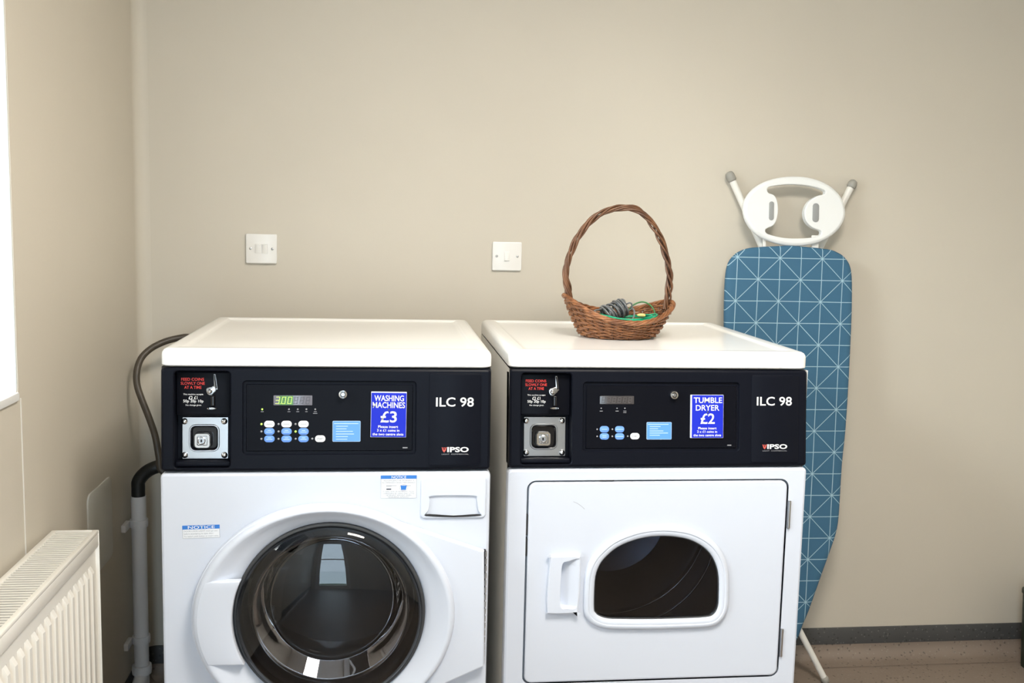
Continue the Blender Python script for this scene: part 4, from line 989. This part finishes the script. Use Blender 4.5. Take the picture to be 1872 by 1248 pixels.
bm = B(); box(bm, (RX1-0.020, RY0, RZ1-0.036), (RX1-0.0005, RY1-0.0005, RZ1-0.006), 0.004); obj('top_rail', bm, 'radiator_white', rad)
bm = B(); box(bm, (RX0, RY0, RZ0), (RX0+0.010, RY1-0.001, RZ1-0.006), 0.002); obj('rear_panel', bm, 'radiator_white', rad)
for yv in (RY1-0.0015, RY0):
    bm = B(); box(bm, (RX0-0.001, yv-0.0015, RZ0+0.01), (RX1+0.0005, yv+0.0015, RZ1), 0.001); obj('end_panel', bm, 'radiator_white', rad)
for xv in (RX0, RX1-0.011):
    bm = B(); box(bm, (xv, RY0+0.002, RZ1-0.007), (xv+0.011, RY1-0.003, RZ1+0.001), 0.002); obj('grille_rail', bm, 'radiator_white', rad)
bm = B(); box(bm, (RX0+0.030, RY0+0.02, RZ0+0.03), (RX1-0.022, RY1-0.012, RZ1-0.016), 0.002); obj('convector_fins', bm, 'radiator_fin_shade', rad)  # one block, coloured dark for the shade below the slats
ns_ = 92; sl_me = None
for k in range(ns_):
    yv = RY1-0.012-k*(RY1-RY0-0.03)/ns_
    if sl_me is None:
        bm = B(); box(bm, (RX0+0.010, yv-0.0021, RZ1-0.005), (RX1-0.010, yv+0.0021, RZ1-0.001)); sl = obj('grille_slat', bm, 'radiator_white', rad, smooth=0); sl_me = sl; y_first = yv
    else:
        c = sl_me.copy(); COL.objects.link(c); c.parent = rad; c.location = (0, yv-y_first, 0)

# pale plastic plate on the left wall
bx = (0.300, 0.490, 0.502, 0.700); wp = thing('wall_plate', PL.p(0.40, 0.49, 0), 'pale plastic plate with rounded corners on the wall beside the pipe', 'plate')
bm = B(); slab(bm, PL.p, rrect(*bx, 0.022, 5), 0.0, 0.004, 0.0012); obj('plate_sheet', bm, 'plate_plastic', wp, smooth=40)

# ================================================================== waste pipe and hoses beside the washer
YP = 0.655; XP = -0.205
pipe = thing('waste_pipe', (XP, YP, 0.0), 'pale grey plastic waste standpipe clipped to the wall behind the washing machine', 'pipe')
PP_ = Plane((0, YP, 0), (1, 0, 0), (0, 0, 1))
def pz(u, v): return PP_.uv(u, v)[1]
ztop = pz(250, 906)
bm = B(); tube(bm, [(XP, YP, 0.03), (XP, YP, ztop)], 0.0195, 24); obj('pipe', bm, 'pipe_plastic', pipe)
for v in (955, 1167):
    z = pz(252, v); bm = B(); PT = Plane((0, 0, z), (1, 0, 0), (0, 1, 0))
    lathe(bm, PT.p, XP, YP, [(0.0195, -0.010), (0.0235, -0.010), (0.0240, 0.0), (0.0235, 0.010), (0.0195, 0.010)], 28); cl_ = obj('pipe_clip', bm, 'pipe_plastic', pipe, smooth=30)
    bm = B(); box(bm, (XL+0.0, YP-0.060, z-0.010), (XL+0.012, YP-0.010, z+0.010), 0.002); obj('clip_base', bm, 'pipe_plastic', cl_)
zc_ = pz(255, 1222)
bm = B(); PT = Plane((0, 0, zc_), (1, 0, 0), (0, 1, 0)); lathe(bm, PT.p, XP, YP, [(0.020, 0.013), (0.0255, 0.012), (0.0265, 0.0), (0.0255, -0.012), (0.020, -0.013)], 28); obj('coupling', bm, 'pipe_plastic', pipe, smooth=30)
bm = B(); tube(bm, [(XP, YP, zc_-0.02), (XP-0.0, YP-0.03, zc_-0.030), (XP-0.004, YP-0.075, zc_-0.045)], 0.0195, 20); obj('branch', bm, 'pipe_plastic', pipe)
bm = B(); tube(bm, [(XP-0.004, YP-0.066, zc_-0.042), (XP-0.005, YP-0.078, zc_-0.046), (XP-0.007, YP-0.100, zc_-0.053), (XP-0.0072, YP-0.104, zc_-0.054)], lambda i: (0.024, 0.0265, 0.0265, 0.021)[i], 24); obj('branch_socket', bm, 'pipe_plastic', pipe)
# black drain hose hooked into the standpipe
q1 = Plane((0, 0.62, 0), (1, 0, 0), (0, 0, 1))
hp_ = [Vector((XP, YP, ztop-0.03)), Vector((XP, YP, ztop+0.02))]
for u, v, y_ in ((254, 878, YP), (268, 862, 0.655), (290, 852, 0.655)):
    s, t = Plane((0, y_, 0), (1, 0, 0), (0, 0, 1)).uv(u, v); hp_.append(Vector((s, y_, t)))
hp_ += [Vector((-0.105, 0.675, hp_[-1].z+0.004)), Vector((-0.06, 0.715, hp_[-1].z-0.01)), Vector((0.02, 0.73, hp_[-1].z-0.03))]
bm = B(); tube(bm, smooth_open(hp_, 8), 0.0178, 20)
tag(obj('drain_hose', bm, 'black_hose', None, smooth=60, at=(XP, YP, ztop-0.03)), 'thick black rubber drain hose hooked into the waste pipe', 'hose')
# brown-grey inlet hose arching out from behind the top
ip = []
for u, v, y_ in ((352, 616, 0.74), (330, 617, 0.735), (302, 624, 0.72), (276, 637, 0.70), (258, 655, 0.68), (250, 680, 0.66), (251, 705, 0.65), (260, 732, 0.64), (273, 765, 0.625), (284, 798, 0.61), (290.5, 834, 0.60), (298, 862, 0.60)):
    s, t = Plane((0, y_, 0), (1, 0, 0), (0, 0, 1)).uv(u, v); ip.append(Vector((s, y_, t)))
ip = [Vector((0.03, 0.75, ip[0].z-0.01))]+ip+[Vector((-0.05, 0.605, ip[-1].z-0.025)), Vector((0.0, 0.61, ip[-1].z-0.030))]
bm = B(); tube(bm, smooth_open(ip, 6), 0.0088, 14)
tag(obj('inlet_hose', bm, 'brown_hose', None, smooth=60, at=ip[1]), 'thin brown water hose looping out behind the washing machine top', 'hose')

# dark bin at the right wall, only its edge shows
BX0 = Plane((0, 0.735, 0), (1, 0, 0), (0, 0, 1)).uv(1866, 1150)[0]
bn = thing('waste_bin', (BX0+0.06, 0.67, 0.0), 'dark green bin by the right wall past the ironing board', 'bin')
bm = B(); PT = Plane((0, 0, 0), (1, 0, 0), (0, 1, 0)); BLp = rrect(BX0, 0.58, BX0+0.12, 0.762, 0.03, 5)
sweep(bm, PT.p, BLp, [(0.012, 0.0), (0.010, 0.03), (0.0, 0.25)], cap0=True); sweep(bm, PT.p, BLp, [(0.003, 0.25), (0.013, 0.03)], cap1=True); obj('bin_body', bm, 'bin_green', bn, smooth=40)
bm = B(); sweep(bm, PT.p, BLp, [(0.004, 0.24), (-0.003, 0.24), (-0.003, 0.252), (0.004, 0.252)]); obj('bin_rim', bm, 'bin_green', bn, smooth=40)
